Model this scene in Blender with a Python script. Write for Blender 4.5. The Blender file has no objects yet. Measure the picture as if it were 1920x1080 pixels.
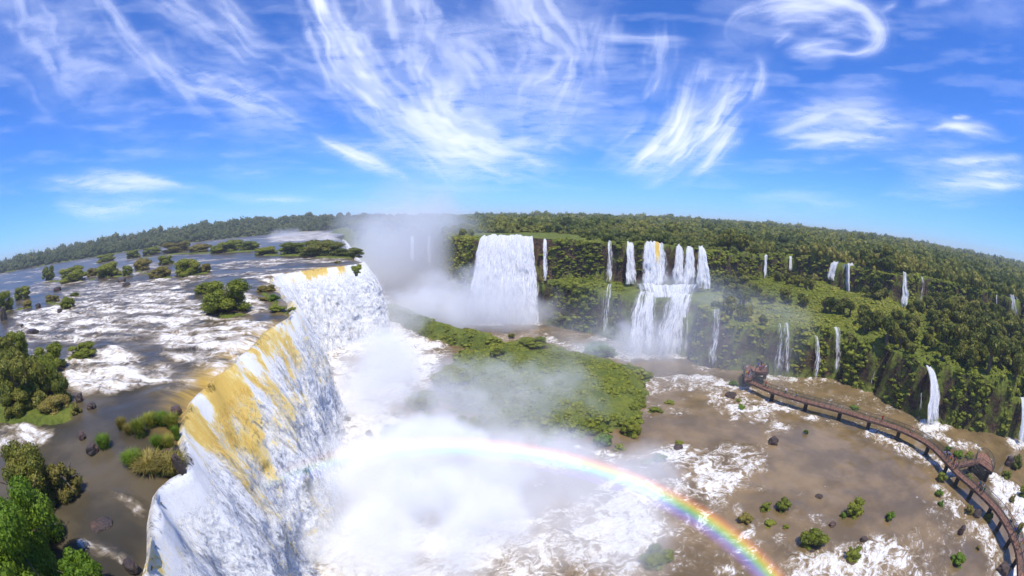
import bpy, math, random, time
import numpy as np
from mathutils import Vector
T0 = time.time()
SC = bpy.context.scene
COL = SC.collection
RNG = np.random.default_rng(7)
random.seed(7)
USE_VOL = True
# ------------------------------------------------------------------ lens helpers
F = 15 / 36 * 1920
PITCH = math.radians(9.7)
CZ = 42.0                                   # eye height above the lower pool (z = 0); upper river is z = 26
def ray(px, py):
    dx, dy = px - 960, 540 - py
    r = math.hypot(dx, dy) + 1e-9
    th = 2 * math.asin(min(1, r / (2 * F))); k = math.sin(th) / r
    X, U, W = dx * k, dy * k, math.cos(th)
    return X, W * math.cos(PITCH) + U * math.sin(PITCH), U * math.cos(PITCH) - W * math.sin(PITCH)
def at(px, py, z):                          # photo pixel -> point on the level z
    d = ray(px, py); t = (z - CZ) / d[2]
    return np.array((d[0] * t, d[1] * t, z))
def at_dist(px, py, dist):                  # photo pixel -> point at a plan distance
    d = ray(px, py); t = dist / math.hypot(d[0], d[1])
    return np.array((d[0] * t, d[1] * t, CZ + d[2] * t))
def mpp(p):                                 # metres per photo pixel at a point
    return float(np.linalg.norm(np.array(p) - (0, 0, CZ))) / F
# ------------------------------------------------------------------ noise
def _h(ix, iy, iz, s):
    with np.errstate(over='ignore'):
        n = ix.astype(np.uint32) * np.uint32(374761393) + iy.astype(np.uint32) * np.uint32(668265263) + iz.astype(np.uint32) * np.uint32(2147483647 - 77) + np.uint32((s * 974711 + 12345) & 0xffffffff)
        n = (n ^ (n >> np.uint32(13))) * np.uint32(1274126177)
        n = n ^ (n >> np.uint32(16))
    return (n & np.uint32(0xffffff)).astype(np.float64) / 0xffffff
def vn(x, y, z=None, s=0):
    x, y = np.asarray(x, float), np.asarray(y, float)
    z = np.zeros_like(x) if z is None else np.asarray(z, float)
    fx, fy, fz = np.floor(x), np.floor(y), np.floor(z)
    ix, iy, iz = fx.astype(np.int64), fy.astype(np.int64), fz.astype(np.int64)
    a, b, c = x - fx, y - fy, z - fz
    a, b, c = a*a*(3-2*a), b*b*(3-2*b), c*c*(3-2*c)
    def L(dz):
        p = _h(ix, iy, iz+dz, s)*(1-a) + _h(ix+1, iy, iz+dz, s)*a
        q = _h(ix, iy+1, iz+dz, s)*(1-a) + _h(ix+1, iy+1, iz+dz, s)*a
        return p*(1-b) + q*b
    if not np.any(c): return L(0)
    return L(0)*(1-c) + L(1)*c
def fbm(x, y, o=4, s=0, z=None):
    v, a, t = 0, .5, 0
    for k in range(o):
        f = 2.03**k
        v = v + a*vn(np.asarray(x)*f+17.3*k, np.asarray(y)*f-9.1*k, None if z is None else np.asarray(z)*f+3.7*k, s+k); t += a; a *= .5
    return v / t
def sstep(e0, e1, x):
    t = np.clip((x-e0)/(e1-e0), 0, 1); return t*t*(3-2*t)
def seg_dist(X, Y, pts, closed=False):
    P = np.asarray(pts, float)[:, :2]; D = np.full(np.shape(X), 1e9)
    n = len(P)
    for i in range(n if closed else n-1):
        a, b = P[i], P[(i+1) % n]; e = b-a; L = max(e@e, 1e-9)
        t = np.clip(((X-a[0])*e[0]+(Y-a[1])*e[1])/L, 0, 1)
        D = np.minimum(D, (X-a[0]-t*e[0])**2+(Y-a[1]-t*e[1])**2)
    return np.sqrt(D)
def inside(X, Y, pts):
    P = np.asarray(pts, float)[:, :2]; c = np.zeros(np.shape(X), bool); n = len(P)
    for i in range(n):
        (x0, y0), (x1, y1) = P[i], P[(i+1) % n]
        if y0 == y1: continue
        c ^= ((y0 > Y) != (y1 > Y)) & (X < (x1-x0)*(Y-y0)/(y1-y0)+x0)
    return c
def sd(X, Y, pts):                          # signed distance, positive inside
    d = seg_dist(X, Y, pts, True); return np.where(inside(X, Y, pts), d, -d)
def catmull(P, step):
    P = np.asarray(P, float); Q = np.vstack([2*P[0]-P[1], P, 2*P[-1]-P[-2]]); out = []
    for i in range(1, len(Q)-2):
        n = max(2, int(np.linalg.norm(Q[i+1]-Q[i])/step))
        for k in range(n):
            t = k/n
            out.append(.5*((2*Q[i])+(-Q[i-1]+Q[i+1])*t+(2*Q[i-1]-5*Q[i]+4*Q[i+1]-Q[i+2])*t*t+(-Q[i-1]+3*Q[i]-3*Q[i+1]+Q[i+2])*t**3))
    out.append(P[-1]); return np.array(out)
def resample(P, step):
    P = np.asarray(P, float); L = np.r_[0, np.cumsum(np.linalg.norm(np.diff(P, axis=0), axis=1))]
    s = np.linspace(0, L[-1], max(2, int(L[-1]/step)+1))
    return np.stack([np.interp(s, L, P[:, k]) for k in range(P.shape[1])], 1), s
# ------------------------------------------------------------------ mesh + object helpers
def mesh(name, V, Q, mat=None, attrs=None, uv=None, smooth=True):
    V = np.ascontiguousarray(V, np.float32); Q = np.ascontiguousarray(Q, np.int32)
    me = bpy.data.meshes.new(name)
    me.vertices.add(len(V)); me.vertices.foreach_set('co', V.ravel())
    k = Q.shape[1]
    me.loops.add(Q.size); me.loops.foreach_set('vertex_index', Q.ravel())
    me.polygons.add(len(Q)); me.polygons.foreach_set('loop_start', np.arange(0, Q.size, k, dtype=np.int32))
    me.update(calc_edges=True)
    for n, a in (attrs or {}).items():
        at_ = me.attributes.new(n, 'FLOAT', 'POINT'); at_.data.foreach_set('value', np.ascontiguousarray(a, np.float32).ravel())
    if uv is not None:
        l = me.uv_layers.new(name='UVMap'); l.data.foreach_set('uv', np.ascontiguousarray(uv[Q.ravel()], np.float32).ravel())
    me.polygons.foreach_set('use_smooth', np.full(len(Q), smooth, bool))
    if mat: me.materials.append(mat)
    me.update()
    return me
def link(name, data, parent=None, loc=None, rz=0, sc=None):
    o = bpy.data.objects.new(name, data); COL.objects.link(o)
    if parent: o.parent = parent
    if loc is not None: o.location = loc
    if rz: o.rotation_euler = (0, 0, rz)
    if sc is not None: o.scale = sc if hasattr(sc, '__len__') else (sc, sc, sc)
    return o
def tag(o, label=None, cat=None, group=None, kind=None):
    for k, v in (('label', label), ('category', cat), ('group', group), ('kind', kind)):
        if v: o[k] = v
    return o
def grid_quads(ni, nj):
    i, j = np.meshgrid(np.arange(ni-1), np.arange(nj-1), indexing='ij'); b = (i*nj+j).ravel()
    return np.stack([b, b+nj, b+nj+1, b+1], 1)
def compact(V, Q, attrs=None):
    u, inv = np.unique(Q.ravel(), return_inverse=True)
    return V[u], inv.reshape(Q.shape), {k: a[u] for k, a in (attrs or {}).items()}
def cubesphere(n):
    V, Q = [], []
    t = np.tan(np.linspace(-1, 1, n+1)*math.pi/4)
    for ax in range(3):
        for sg in (-1, 1):
            a, b = np.meshgrid(t, t, indexing='ij'); p = np.zeros((n+1, n+1, 3))
            p[..., ax] = sg; p[..., (ax+1) % 3] = a*sg; p[..., (ax+2) % 3] = b
            Q.append(grid_quads(n+1, n+1)+sum(len(v) for v in V)); V.append(p.reshape(-1, 3))
    V = np.vstack(V); Q = np.vstack(Q)
    key = np.round(V, 5); u, inv = np.unique(key, axis=0, return_inverse=True)
    return u/np.linalg.norm(u, axis=1)[:, None], inv.ravel()[Q]
CS = {n: cubesphere(n) for n in (2, 3, 4, 6, 8)}
def tube(path, radii, n=7):
    path = np.asarray(path, float); V = []
    for i, p in enumerate(path):
        t = path[min(i+1, len(path)-1)]-path[max(i-1, 0)]; t = t/(np.linalg.norm(t)+1e-9)
        a = np.cross(t, (0.31, 0.95, 0.05)); a /= np.linalg.norm(a)+1e-9; b = np.cross(t, a)
        th = np.arange(n)*2*math.pi/n
        V.append(p+radii[i]*(np.cos(th)[:, None]*a+np.sin(th)[:, None]*b))
    Q = [[i*n+j, i*n+(j+1) % n, (i+1)*n+(j+1) % n, (i+1)*n+j] for i in range(len(path)-1) for j in range(n)]
    m = (len(path)-1)*n
    return np.vstack(V), np.array(Q)
def join(parts):
    V, Q, k = [], [], 0
    for v, q in parts: V.append(v); Q.append(q+k); k += len(v)
    return np.vstack(V), np.vstack(Q)
def box(c, s, rz=0, tilt=0):
    v = np.array([[x, y, z] for x in (-.5, .5) for y in (-.5, .5) for z in (-.5, .5)])*np.array(s)
    if tilt: cy, sy = math.cos(tilt), math.sin(tilt); v = v@np.array([[1, 0, 0], [0, cy, sy], [0, -sy, cy]])
    cz, sz = math.cos(rz), math.sin(rz)
    v = v@np.array([[cz, sz, 0], [-sz, cz, 0], [0, 0, 1]])+np.array(c)
    return v, np.array([[0, 1, 3, 2], [4, 6, 7, 5], [0, 4, 5, 1], [2, 3, 7, 6], [0, 2, 6, 4], [1, 5, 7, 3]])
def bar(a, b, w, h):                         # box from a to b
    a, b = np.array(a, float), np.array(b, float); t = b-a; t /= np.linalg.norm(t)
    s = np.cross(t, (0, 0, 1.)); n = np.linalg.norm(s); s = s/n if n > 1e-6 else np.array((1., 0, 0)); u = np.cross(s, t)
    v = np.array([p+s*w/2*i+u*h/2*j for p in (a, b) for i in (-1, 1) for j in (-1, 1)])
    return v, np.array([[0, 1, 3, 2], [4, 6, 7, 5], [0, 4, 5, 1], [2, 3, 7, 6], [0, 2, 6, 4], [1, 5, 7, 3]])
# ------------------------------------------------------------------ material helpers
class NT:
    def __init__(s, name, disp=False):
        s.m = bpy.data.materials.new(name); s.m.use_nodes = True; s.t = s.m.node_tree; s.t.nodes.clear()
        s.out = s.t.nodes.new('ShaderNodeOutputMaterial')
    def n(s, typ, ins=None, **props):
        nd = s.t.nodes.new(typ)
        for k, v in props.items(): setattr(nd, k, v)
        for k, v in (ins or {}).items(): s.set(nd.inputs[k], v)
        return nd
    def set(s, sock, v):
        if isinstance(v, bpy.types.NodeSocket): s.t.links.new(v, sock)
        else: sock.default_value = v
    def math(s, op, a, b=0.0, c=None, clamp=False):
        nd = s.n('ShaderNodeMath', operation=op, use_clamp=clamp); s.set(nd.inputs[0], a); s.set(nd.inputs[1], b)
        if c is not None: s.set(nd.inputs[2], c)
        return nd.outputs[0]
    def attr(s, name): return s.n('ShaderNodeAttribute', attribute_name=name).outputs['Fac']
    def noise(s, vec=None, scale=1, detail=4, rough=.55, dist=0, typ='FBM'):
        nd = s.n('ShaderNodeTexNoise', {'Scale': scale, 'Detail': detail, 'Roughness': rough, 'Distortion': dist}, noise_type=typ)
        if vec is not None: s.set(nd.inputs['Vector'], vec)
        return nd.outputs['Fac']
    def ramp(s, fac, stops, interp='LINEAR'):
        nd = s.n('ShaderNodeValToRGB', {'Fac': fac}); cr = nd.color_ramp; cr.interpolation = interp
        while len(cr.elements) < len(stops): cr.elements.new(.5)
        for e, (p, c) in zip(cr.elements, stops): e.position = p; e.color = (*c, 1) if len(c) == 3 else c
        return nd.outputs['Color']
    def smooth(s, v, a, b, lo=0.0, hi=1.0):
        nd = s.n('ShaderNodeMapRange', interpolation_type='SMOOTHSTEP')
        for k, x in (('Value', v), ('From Min', a), ('From Max', b), ('To Min', lo), ('To Max', hi)): s.set(nd.inputs[k], x)
        return nd.outputs[0]
    def mix(s, f, a, b, blend='MIX'):
        nd = s.n('ShaderNodeMix', data_type='RGBA', blend_type=blend)
        s.set(nd.inputs[0], f); s.set(nd.inputs[6], a if not isinstance(a, tuple) or len(a) == 4 else (*a, 1)); s.set(nd.inputs[7], b if not isinstance(b, tuple) or len(b) == 4 else (*b, 1))
        return nd.outputs[2]
    def mapv(s, vec, scale=(1, 1, 1), rot=(0, 0, 0)):
        return s.n('ShaderNodeMapping', {'Vector': vec, 'Scale': scale, 'Rotation': rot}).outputs[0]
    def pos(s): return s.n('ShaderNodeNewGeometry').outputs['Position']
    def uv(s): return s.n('ShaderNodeUVMap').outputs[0]
    def bump(s, h, strength=.5, dist=.2):
        return s.n('ShaderNodeBump', {'Height': h, 'Strength': strength, 'Distance': dist}).outputs[0]
    def bsdf(s, col, rough=.6, spec=.3, normal=None, **kw):
        nd = s.n('ShaderNodeBsdfPrincipled'); s.set(nd.inputs['Base Color'], (*col, 1) if isinstance(col, tuple) and len(col) == 3 else col)
        s.set(nd.inputs['Roughness'], rough); s.set(nd.inputs['Specular IOR Level'], spec)
        if normal is not None: s.set(nd.inputs['Normal'], normal)
        for k, v in kw.items(): s.set(nd.inputs[k], v)
        return nd.outputs[0]
    def mixs(s, f, a, b):
        nd = s.n('ShaderNodeMixShader'); s.set(nd.inputs[0], f); s.t.links.new(a, nd.inputs[1]); s.t.links.new(b, nd.inputs[2]); return nd.outputs[0]
    def done(s, surf=None, vol=None):
        if surf is not None: s.t.links.new(surf, s.out.inputs['Surface'])
        if vol is not None: s.t.links.new(vol, s.out.inputs['Volume'])
        return s.m
def leaf_mat(name, stops, trans=.25, vary=.35):
    n = NT(name); a = n.attr('tint'); r = n.n('ShaderNodeObjectInfo').outputs['Random']
    f = n.math('ADD', n.math('MULTIPLY', a, 1-vary), n.math('MULTIPLY', r, vary))
    c = n.ramp(f, stops)
    b = n.bsdf(c, .55, .25)
    t = n.n('ShaderNodeBsdfTranslucent', {'Color': n.mix(.4, c, (.16, .22, .02))}).outputs[0]
    return n.done(n.mixs(trans, b, t))
G_FOREST = [(0, (.040, .058, .010)), (.3, (.118, .142, .018)), (.6, (.235, .225, .030)), (.85, (.33, .28, .055)), (1, (.38, .29, .09))]
G_BUSH = [(0, (.080, .105, .012)), (.4, (.215, .245, .022)), (.75, (.335, .335, .036)), (1, (.41, .36, .07))]
G_LIME = [(0, (.06, .12, .007)), (.5, (.15, .255, .016)), (1, (.28, .38, .03))]
G_DRY = [(0, (.13, .115, .02)), (.5, (.29, .235, .045)), (1, (.42, .31, .09))]
M = {}
M['forest'] = leaf_mat('forest_leaves', G_FOREST)
M['bush'] = leaf_mat('bush_leaves', G_BUSH)
M['lime'] = leaf_mat('bright_leaves', G_LIME, .35)
M['dry'] = leaf_mat('dry_grass', G_DRY)
def mk_rock():
    n = NT('wet_basalt'); p = n.pos(); a = n.noise(p, .9, 6, .65); b = n.noise(p, 5, 4)
    c = n.ramp(a, [(.3, (.02, .015, .012)), (.5, (.07, .045, .03)), (.7, (.15, .075, .045))])
    return n.done(n.bsdf(c, n.math('MULTIPLY_ADD', b, .4, .25), .5, n.bump(n.math('ADD', a, b), .8, .3)))
M['rock'] = mk_rock()
def mk_bark():
    n = NT('bark'); p = n.pos(); a = n.noise(n.mapv(p, (4, 4, .8)), 1, 5)
    return n.done(n.bsdf(n.ramp(a, [(.3, (.05, .035, .022)), (.7, (.2, .16, .11))]), .85, .2, n.bump(a, .6, .1)))
M['bark'] = mk_bark()
def mk_terrain():
    n = NT('ground_cover'); p = n.pos()
    nz = n.n('ShaderNodeSeparateXYZ', {0: n.n('ShaderNodeNewGeometry').outputs['True Normal']}).outputs[2]
    a = n.noise(p, .22, 6, .6); b = n.noise(p, 1.3, 5, .6)
    g = n.ramp(n.math('MULTIPLY_ADD', b, .5, n.math('MULTIPLY', a, .5)), [(.32, (.05, .07, .012)), (.5, (.12, .145, .02)), (.68, (.21, .215, .035))])
    r = n.ramp(n.noise(n.mapv(p, (1, 1, 2.2)), .55, 6, .65), [(.35, (.02, .014, .010)), (.55, (.075, .045, .028)), (.72, (.16, .085, .05))])
    steep = n.smooth(n.math('ADD', nz, n.math('MULTIPLY_ADD', a, 1.1, -.55)), .08, .36)
    return n.done(n.bsdf(n.mix(steep, r, g), .85, .15, n.bump(n.math('ADD', b, a), 1, .5)))
M['terrain'] = mk_terrain()
# ------------------------------------------------------------------ plan of the place (metres)
LIP = [(-9, -70), (-14, -20), (-16.5, 0), (-19.1, 8.4), (-20.4, 10.9), (-21.6, 13), (-23.6, 15.3), (-23.0, 17.5), (-24.8, 20), (-27.6, 23.8), (-31.2, 28.5), (-33, 38.3), (-36, 49), (-37.5, 58), (-38, 64),
       (-41, 69), (-50, 82), (-60, 95), (-70, 108), (-74, 118), (-69, 128), (-61, 136), (-56.5, 144), (-56, 152), (-63, 163), (-73, 185), (-88, 215), (-125, 300), (-165, 385), (-180, 430)]
def rough_lip(P):                             # the rock edge is ragged: notches and noses a metre or two deep
    Q, s = resample(catmull(P, 1.5), 1.7); T = np.gradient(Q, axis=0); T /= np.linalg.norm(T, axis=1)[:, None]
    j = (fbm(s/6.5, s*0, 2, 201)-.5)*1.8+(fbm(s/2.2, s*0, 2, 202)-.5)*.6
    Q = Q+np.stack([T[:, 1], -T[:, 0]], 1)*(j*sstep(0, 12, s)*sstep(s[-1], s[-1]-30, s))[:, None]
    return [tuple(q) for q in Q]
LIP = rough_lip(LIP)
LPOLY = LIP + [(-190, 470), (-231, 545), (-200, 700), (-250, 900), (-3000, 900), (-3000, -70)]
PLINE = [(-180, 440), (-120, 425), (-80, 340), (-42, 255), (-26, 205), (-17, 178), (-13, 174), (-1.7, 173.6), (9.3, 171.6), (13, 169.2), (25, 170), (38.5, 165.2), (45.3, 160.4), (52.2, 151.4), (58, 152), (63.8, 155.6), (73.8, 153.3), (90, 160), (121.3, 176.3), (145.3, 186),
         (155, 159.2), (151.6, 144.4), (156, 128), (160, 113.4), (172, 116), (183.3, 116.4), (200, 100), (217.3, 81), (211.3, 68.8), (222, 40), (240, 0), (260, -80)]
PPOLY = PLINE + [(3000, -80), (3000, 3000), (-200, 3000), (-200, 700), (-231, 545), (-190, 470)]
TLINE = [(-15, 180), (2, 176), (9.7, 171), (20, 158), (33.6, 147.8), (38, 138), (42.7, 131.2), (53.2, 127.9), (58, 110.9), (66, 106), (77.2, 99.6), (87.1, 94.3), (94.1, 92), (100.2, 79.4), (102, 57.5), (114, 42), (124.7, 29.3), (140, 5), (160, -80)]
TPOLY = TLINE + [(400, -80), (400, 300), (-15, 300)]
ISLE = [(-21, 103), (-19, 119), (-9, 132), (5, 138), (22, 124), (37, 110), (37, 96), (30, 85), (20, 69), (6, 69), (-4, 77), (-15, 88)]
RIDGE = [(-52, 176), (-42, 164), (-33, 154), (-24, 144), (-14, 137), (-6, 130)]
SHORE = [(-1100, -200), (-850, 100), (-750, 219), (-560, 330), (-500, 500), (-407, 640), (-300, 720), (-180, 745), (-120, 800), (-120, 3000), (-5000, 3000), (-5000, -200)]
# px: top x,y -> foot x,y ; foot level ; plan throw ; width px top, bottom ; solidity
FALLS = [
 ('broad white waterfall with an amber lip, dropping in one sheet into mist', [(903, 444), (922, 440), (960, 441), (1000, 443)], [(882, 606), (912, 606), (952, 606), (1005, 606)], 0, 10, .97, 'big'),
 ('thin white waterfall just right of the broad sheet fall, on the upper step', [(1017, 450), (1026, 450)], [(1015, 526), (1028, 526)], 17, 4, .75, ''),
 ('split trickle over mossy rock below the thin fall beside the broad sheet fall', [(998, 528), (1018, 528)], [(990, 604), (1008, 602)], 0, 5, .5, ''),
 ('slender forked waterfall high on the green cliff between the two big falls', [(1139, 452), (1148, 452)], [(1134, 529), (1150, 529)], 17, 4, .62, ''),
 ('broken thin fall continuing down the lower green cliff between the big falls', [(1132, 533), (1150, 533)], [(1116, 634), (1142, 634)], 0, 6, .55, ''),
 ('narrow upper strand at the left of the two-step cascade', [(1174, 453), (1188, 457)], [(1170, 532), (1194, 533)], 17, 4, .92, ''),
 ('wide upper sheet with one amber streak in the two-step cascade', [(1206, 457), (1226, 452), (1250, 459)], [(1195, 541), (1222, 543), (1258, 541)], 17, 5, .98, 'amber'),
 ('pointed upper strand right of the amber streak in the two-step cascade', [(1266, 463), (1273, 459), (1279, 463)], [(1256, 538), (1273, 538), (1289, 538)], 17, 4, .9, ''),
 ('slim upper strand second from the right end of the two-step cascade', [(1287, 462), (1299, 463)], [(1276, 539), (1308, 539)], 17, 4, .9, ''),
 ('upper strand at the right end of the two-step cascade, widening at its foot', [(1308, 462), (1319, 463)], [(1301, 540), (1338, 541)], 17, 4, .95, ''),
 ('left lower leg of the two-step cascade, falling into spray', [(1190, 548), (1240, 548)], [(1160, 664), (1236, 668)], 0, 9, .80, ''),
 ('right lower leg of the two-step cascade, slanting down past a green knob', [(1250, 549), (1306, 552)], [(1214, 668), (1288, 666)], 0, 9, .80, ''),
 ('foaming ledge joining the upper strands of the two-step cascade to its legs', [(1172, 529), (1225, 534), (1280, 534), (1328, 533)], [(1186, 556), (1230, 560), (1275, 560), (1310, 558)], 15.5, 5, .85, ''),
 ('faint distant fall half hidden in the gorge spray, nearer the broad sheet fall', [(800, 443), (809, 443)], [(799, 500), (810, 500)], 10, 4, .8, ''),
 ('faintest distant fall deep in the gorge spray', [(769, 442), (777, 442)], [(768, 492), (778, 492)], 10, 4, .8, ''),
 ('faint veil of water on the dark cliff right of the cascade foot', [(1286, 592), (1293, 592)], [(1278, 668), (1290, 668)], 0, 3, .48, ''),
 ('twin thin falls side by side in a dark recess above the brown pool', [(1330, 580), (1354, 582)], [(1322, 690), (1345, 692)], 0, 3, .6, ''),
 ('small isolated waterfall on the upper cliff, nearer the cascade of the two', [(1432, 478), (1441, 478)], [(1429, 522), (1438, 522)], 17, 3, .75, ''),
 ('shortest isolated waterfall on the upper cliff amid trees', [(1478, 480), (1485, 480)], [(1477, 507), (1486, 507)], 20, 3, .72, ''),
 ('hairline trickle on the dark upper cliff right of the cascade', [(1380, 470), (1383, 470)], [(1379, 512), (1383, 512)], 18, 3, .5, ''),
 ('left slanting part of the paired falls amid trees on the upper cliff', [(1556, 494), (1577, 488)], [(1550, 524), (1566, 527)], 19, 4, .85, ''),
 ('right curtain of the paired falls amid trees on the upper cliff', [(1574, 499), (1590, 494), (1605, 496)], [(1572, 545), (1588, 558), (1606, 548)], 14, 4, .75, ''),
 ('tapered white fall under tall trees on the right upper cliff', [(1692, 509), (1699, 510)], [(1684, 580), (1704, 583)], 14, 4, .7, ''),
 ('pale thin strand right of the tapered fall on the upper cliff', [(1726, 519), (1733, 520)], [(1724, 572), (1733, 572)], 15, 3, .52, ''),
 ('faint short strand near the right edge of the view on the upper cliff', [(1866, 552), (1873, 553)], [(1865, 580), (1872, 581)], 19, 3, .5, ''),
 ('cluster of narrow strands at the right edge of the view, upper cliff', [(1886, 550), (1908, 556)], [(1883, 600), (1914, 610)], 16, 3, .6, ''),
 ('fan of bright strands on the lower cliff behind the viewing platform', [(1452, 607), (1468, 603), (1488, 607)], [(1440, 705), (1465, 710), (1482, 708)], 0, 4, .6, ''),
 ('single narrow fall on the lower cliff right of the fan of strands', [(1524, 627), (1533, 628)], [(1522, 712), (1538, 712)], 0, 3, .6, ''),
 ('double narrow fall on the lower cliff, third from the viewing platform', [(1560, 614), (1576, 614)], [(1557, 712), (1574, 712)], 0, 3, .55, ''),
 ('ragged trickle down the brush covered lower cliff', [(1634, 650), (1640, 650)], [(1628, 735), (1638, 737)], 0, 3, .45, ''),
 ('white fall widening at its foot on the lower cliff above the walkway', [(1734, 688), (1746, 688)], [(1732, 797), (1762, 797)], 0, 4, .9, ''),
 ('thin strand left of the white fall above the walkway', [(1724, 740), (1729, 740)], [(1716, 795), (1723, 795)], 0, 3, .52, ''),
 ('white fall at the right edge of the view above brown water', [(1911, 745), (1924, 745)], [(1904, 830), (1922, 834)], 0, 3, .85, ''),
]
FG = []
for lab, tops, feet, z0, th, sol, typ in FALLS:
    A, B = [], []
    K = 5
    tt = np.linspace(0, 1, K)
    tp = np.stack([np.interp(tt, np.linspace(0, 1, len(tops)), [p[k] for p in tops]) for k in (0, 1)], 1)
    fp = np.stack([np.interp(tt, np.linspace(0, 1, len(feet)), [p[k] for p in feet]) for k in (0, 1)], 1)
    for a, b in zip(tp, fp):
        Bp = at(*b, z0); db = math.hypot(Bp[0], Bp[1]); Ap = at_dist(*a, db+th); A.append(Ap); B.append(Bp)
    FG.append((lab, np.array(A), np.array(B), sol, typ))
def fall_pt(A, B, t):                         # parabola from the lip A to the foot B, t = 0..1 down
    t = np.asarray(t)[..., None]
    p = A+(B-A)*np.concatenate([np.sqrt(t), np.sqrt(t), t], -1)
    return p
ISLETS = [(w_, [tuple(at(*p, 26)[:2]) for p in pts]) for w_, pts in [
 (2.0, [(88, 527), (140, 528), (205, 520), (242, 517)]), (1.6, [(262, 509), (300, 523), (318, 521)]), (1.8, [(350, 518), (388, 512)]), (5.0, [(255, 485), (330, 476), (400, 474), (470, 471)]), (6.0, [(350, 463), (450, 463)]), (3.0, [(500, 479), (560, 479), (610, 483), (650, 484)]),
 (1.8, [(-10, 592), (20, 583), (56, 577)]), (1.3, [(90, 568), (110, 572), (138, 577)]), (1.6, [(400, 590), (430, 594), (455, 590)]), (1.2, [(490, 548), (515, 566), (520, 586), (545, 584)]), (3.2, [(-20, 770), (60, 778), (118, 775)]), (.7, [(150, 672), (172, 672)]), (.8, [(245, 872), (285, 878), (322, 876)]), (.5, [(230, 806), (285, 800), (325, 798)])]]
# ------------------------------------------------------------------ terrain
def terrain_z(X, Y, carve=True):
    j = (fbm(X/7, Y/7, 3, 3)-.5)*5+(fbm(X/2.1, Y/2.1, 2, 9)-.5)*1.6
    R = np.hypot(X, Y)
    z = -1.6+(fbm(X/9, Y/9, 3, 5)-.5)*.8
    dL = sd(X, Y, LPOLY); dP = sd(X, Y, PPOLY); dT = sd(X, Y, TPOLY)
    # island + ridge in the pool
    dI = sd(X, Y, ISLE)+(fbm(X/7, Y/7, 3, 21)-.5)*14
    dr = 5.5-seg_dist(X, Y, RIDGE)+(fbm(X/5, Y/5, 3, 22)-.5)*4
    hump = .6+2.2*fbm(X/13, Y/13, 2, 31)
    z = np.maximum(z, -1.6+sstep(-2, 14, dI)*(2.0+1.1*hump)+sstep(-1.5, 4, dI)*2.2)
    z = np.maximum(z, -1.6+sstep(-2, 5, dr)*(4.2+hump))
    # lower green terrace
    ht = 13.5+np.clip(dT, 0, 60)*.05+np.where(X < 62, 2.6, 0)+(fbm(X/12, Y/12, 3, 41)-.5)*3.2
    z = np.maximum(z, -1.6+(ht+1.6)*sstep(-3.4, .6, dT+.35*j))
    # plateau
    hp = np.where(X < 60, 32.2, np.where(X > 115, 28, 32.2-(X-60)/55*4.2))
    hp = hp+(fbm(X/18, Y/18, 3, 51)-.5)*2+np.clip(dP-20, 0, 400)**.5*.22*sstep(40, 120, X)
    far = sstep(250, 900, R)*1.5+sstep(900, 3500, R)*5
    az_ = np.degrees(np.arctan2(X, Y)); gz = np.interp(az_, [0, 42, 52, 64, 85], [1, 1, .75, .05, -.25]); hp = hp-np.clip(dP-20, 0, 400)**.5*.22*sstep(40, 120, X)*(1-gz)-3*sstep(55, 75, az_)
    hp = hp+far*sstep(0, 200, X+60)*gz+np.where(X+60 < 0, far*.3, 0)
    z = np.maximum(z, -1.6+(hp+1.6)*sstep(-3.2, .8, dP+.3*j))
    # upper river bed
    z = np.maximum(z, -1.6+26.2*sstep(-2.2, .4, dL+.1*j))
    for w_, pts in ISLETS: z = np.where(dL > .5, np.maximum(z, 25.0+1.5*sstep(-.6, 1.4, w_-seg_dist(X, Y, pts)+(fbm(X/2.5, Y/2.5, 2, 25)-.5)*2.2)), z)
    # far wooded bank behind the river
    dS = sd(X, Y, SHORE)
    az = np.degrees(np.arctan2(X, Y))
    hill = 2.5+np.interp(az, [-95, -78, -66, -48, -34, -24, -15, -8], [0, 0, 2, 12, 18, 12, 7, 5])*sstep(0, 190, dS)
    z = np.where(dS > -12, np.maximum(z, 24.6+sstep(-12, 6, dS)*hill+sstep(200, 2600, dS)*22), z)
    if carve:
        near = (R < 330)
        for lab, A, B, sol, typ in FG:
            a, b = A.mean(0), B.mean(0); w = np.linalg.norm(A[0, :2]-A[-1, :2])/2+1.2
            w2 = np.linalg.norm(B[0, :2]-B[-1, :2])/2+1.2
            ax = b[:2]-a[:2]; L = np.linalg.norm(ax); ax = ax/L
            u = (X-a[0])*ax[0]+(Y-a[1])*ax[1]; v = np.abs((X-a[0])*-ax[1]+(Y-a[1])*ax[0])
            t = np.clip(u/L, 0, 1)
            prof = a[2]+(b[2]-a[2])*t**2-1.0
            prof = np.where(u < 0, a[2]-.6, prof)
            ww = w+(w2-w)*t
            k = near & (u > -3.5) & (u < L+2.5) & (v < ww+1)
            z = np.where(k, np.minimum(z, prof+np.clip(v-ww, 0, 1)*3), z)
    return z
def axis(lo, f0, f1, hi, step, grow=1.12):
    a = list(np.arange(f0, f1+1e-6, step)); s = step; p = f1
    while p < hi: s *= grow; p += s; a.append(p)
    s = step; p = f0; b = []
    while p > lo: s *= grow; p -= s; b.append(p)
    return np.array(b[::-1]+a)
def build_terrain():
    xs = axis(-6000, -125, 265, 6000, 1.0); ys = axis(-700, -40, 330, 7000, 1.0)
    X, Y = np.meshgrid(xs, ys, indexing='ij'); Z = terrain_z(X, Y)
    V = np.stack([X, Y, Z], -1).reshape(-1, 3)
    o = link('terrain', mesh('terrain', V, grid_quads(len(xs), len(ys)), M['terrain']))
    tag(o, 'green and rocky ground of the gorge, terraces and plateau', 'terrain', kind='structure')
    return xs, ys, Z
TX, TY, TZ = build_terrain()
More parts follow.
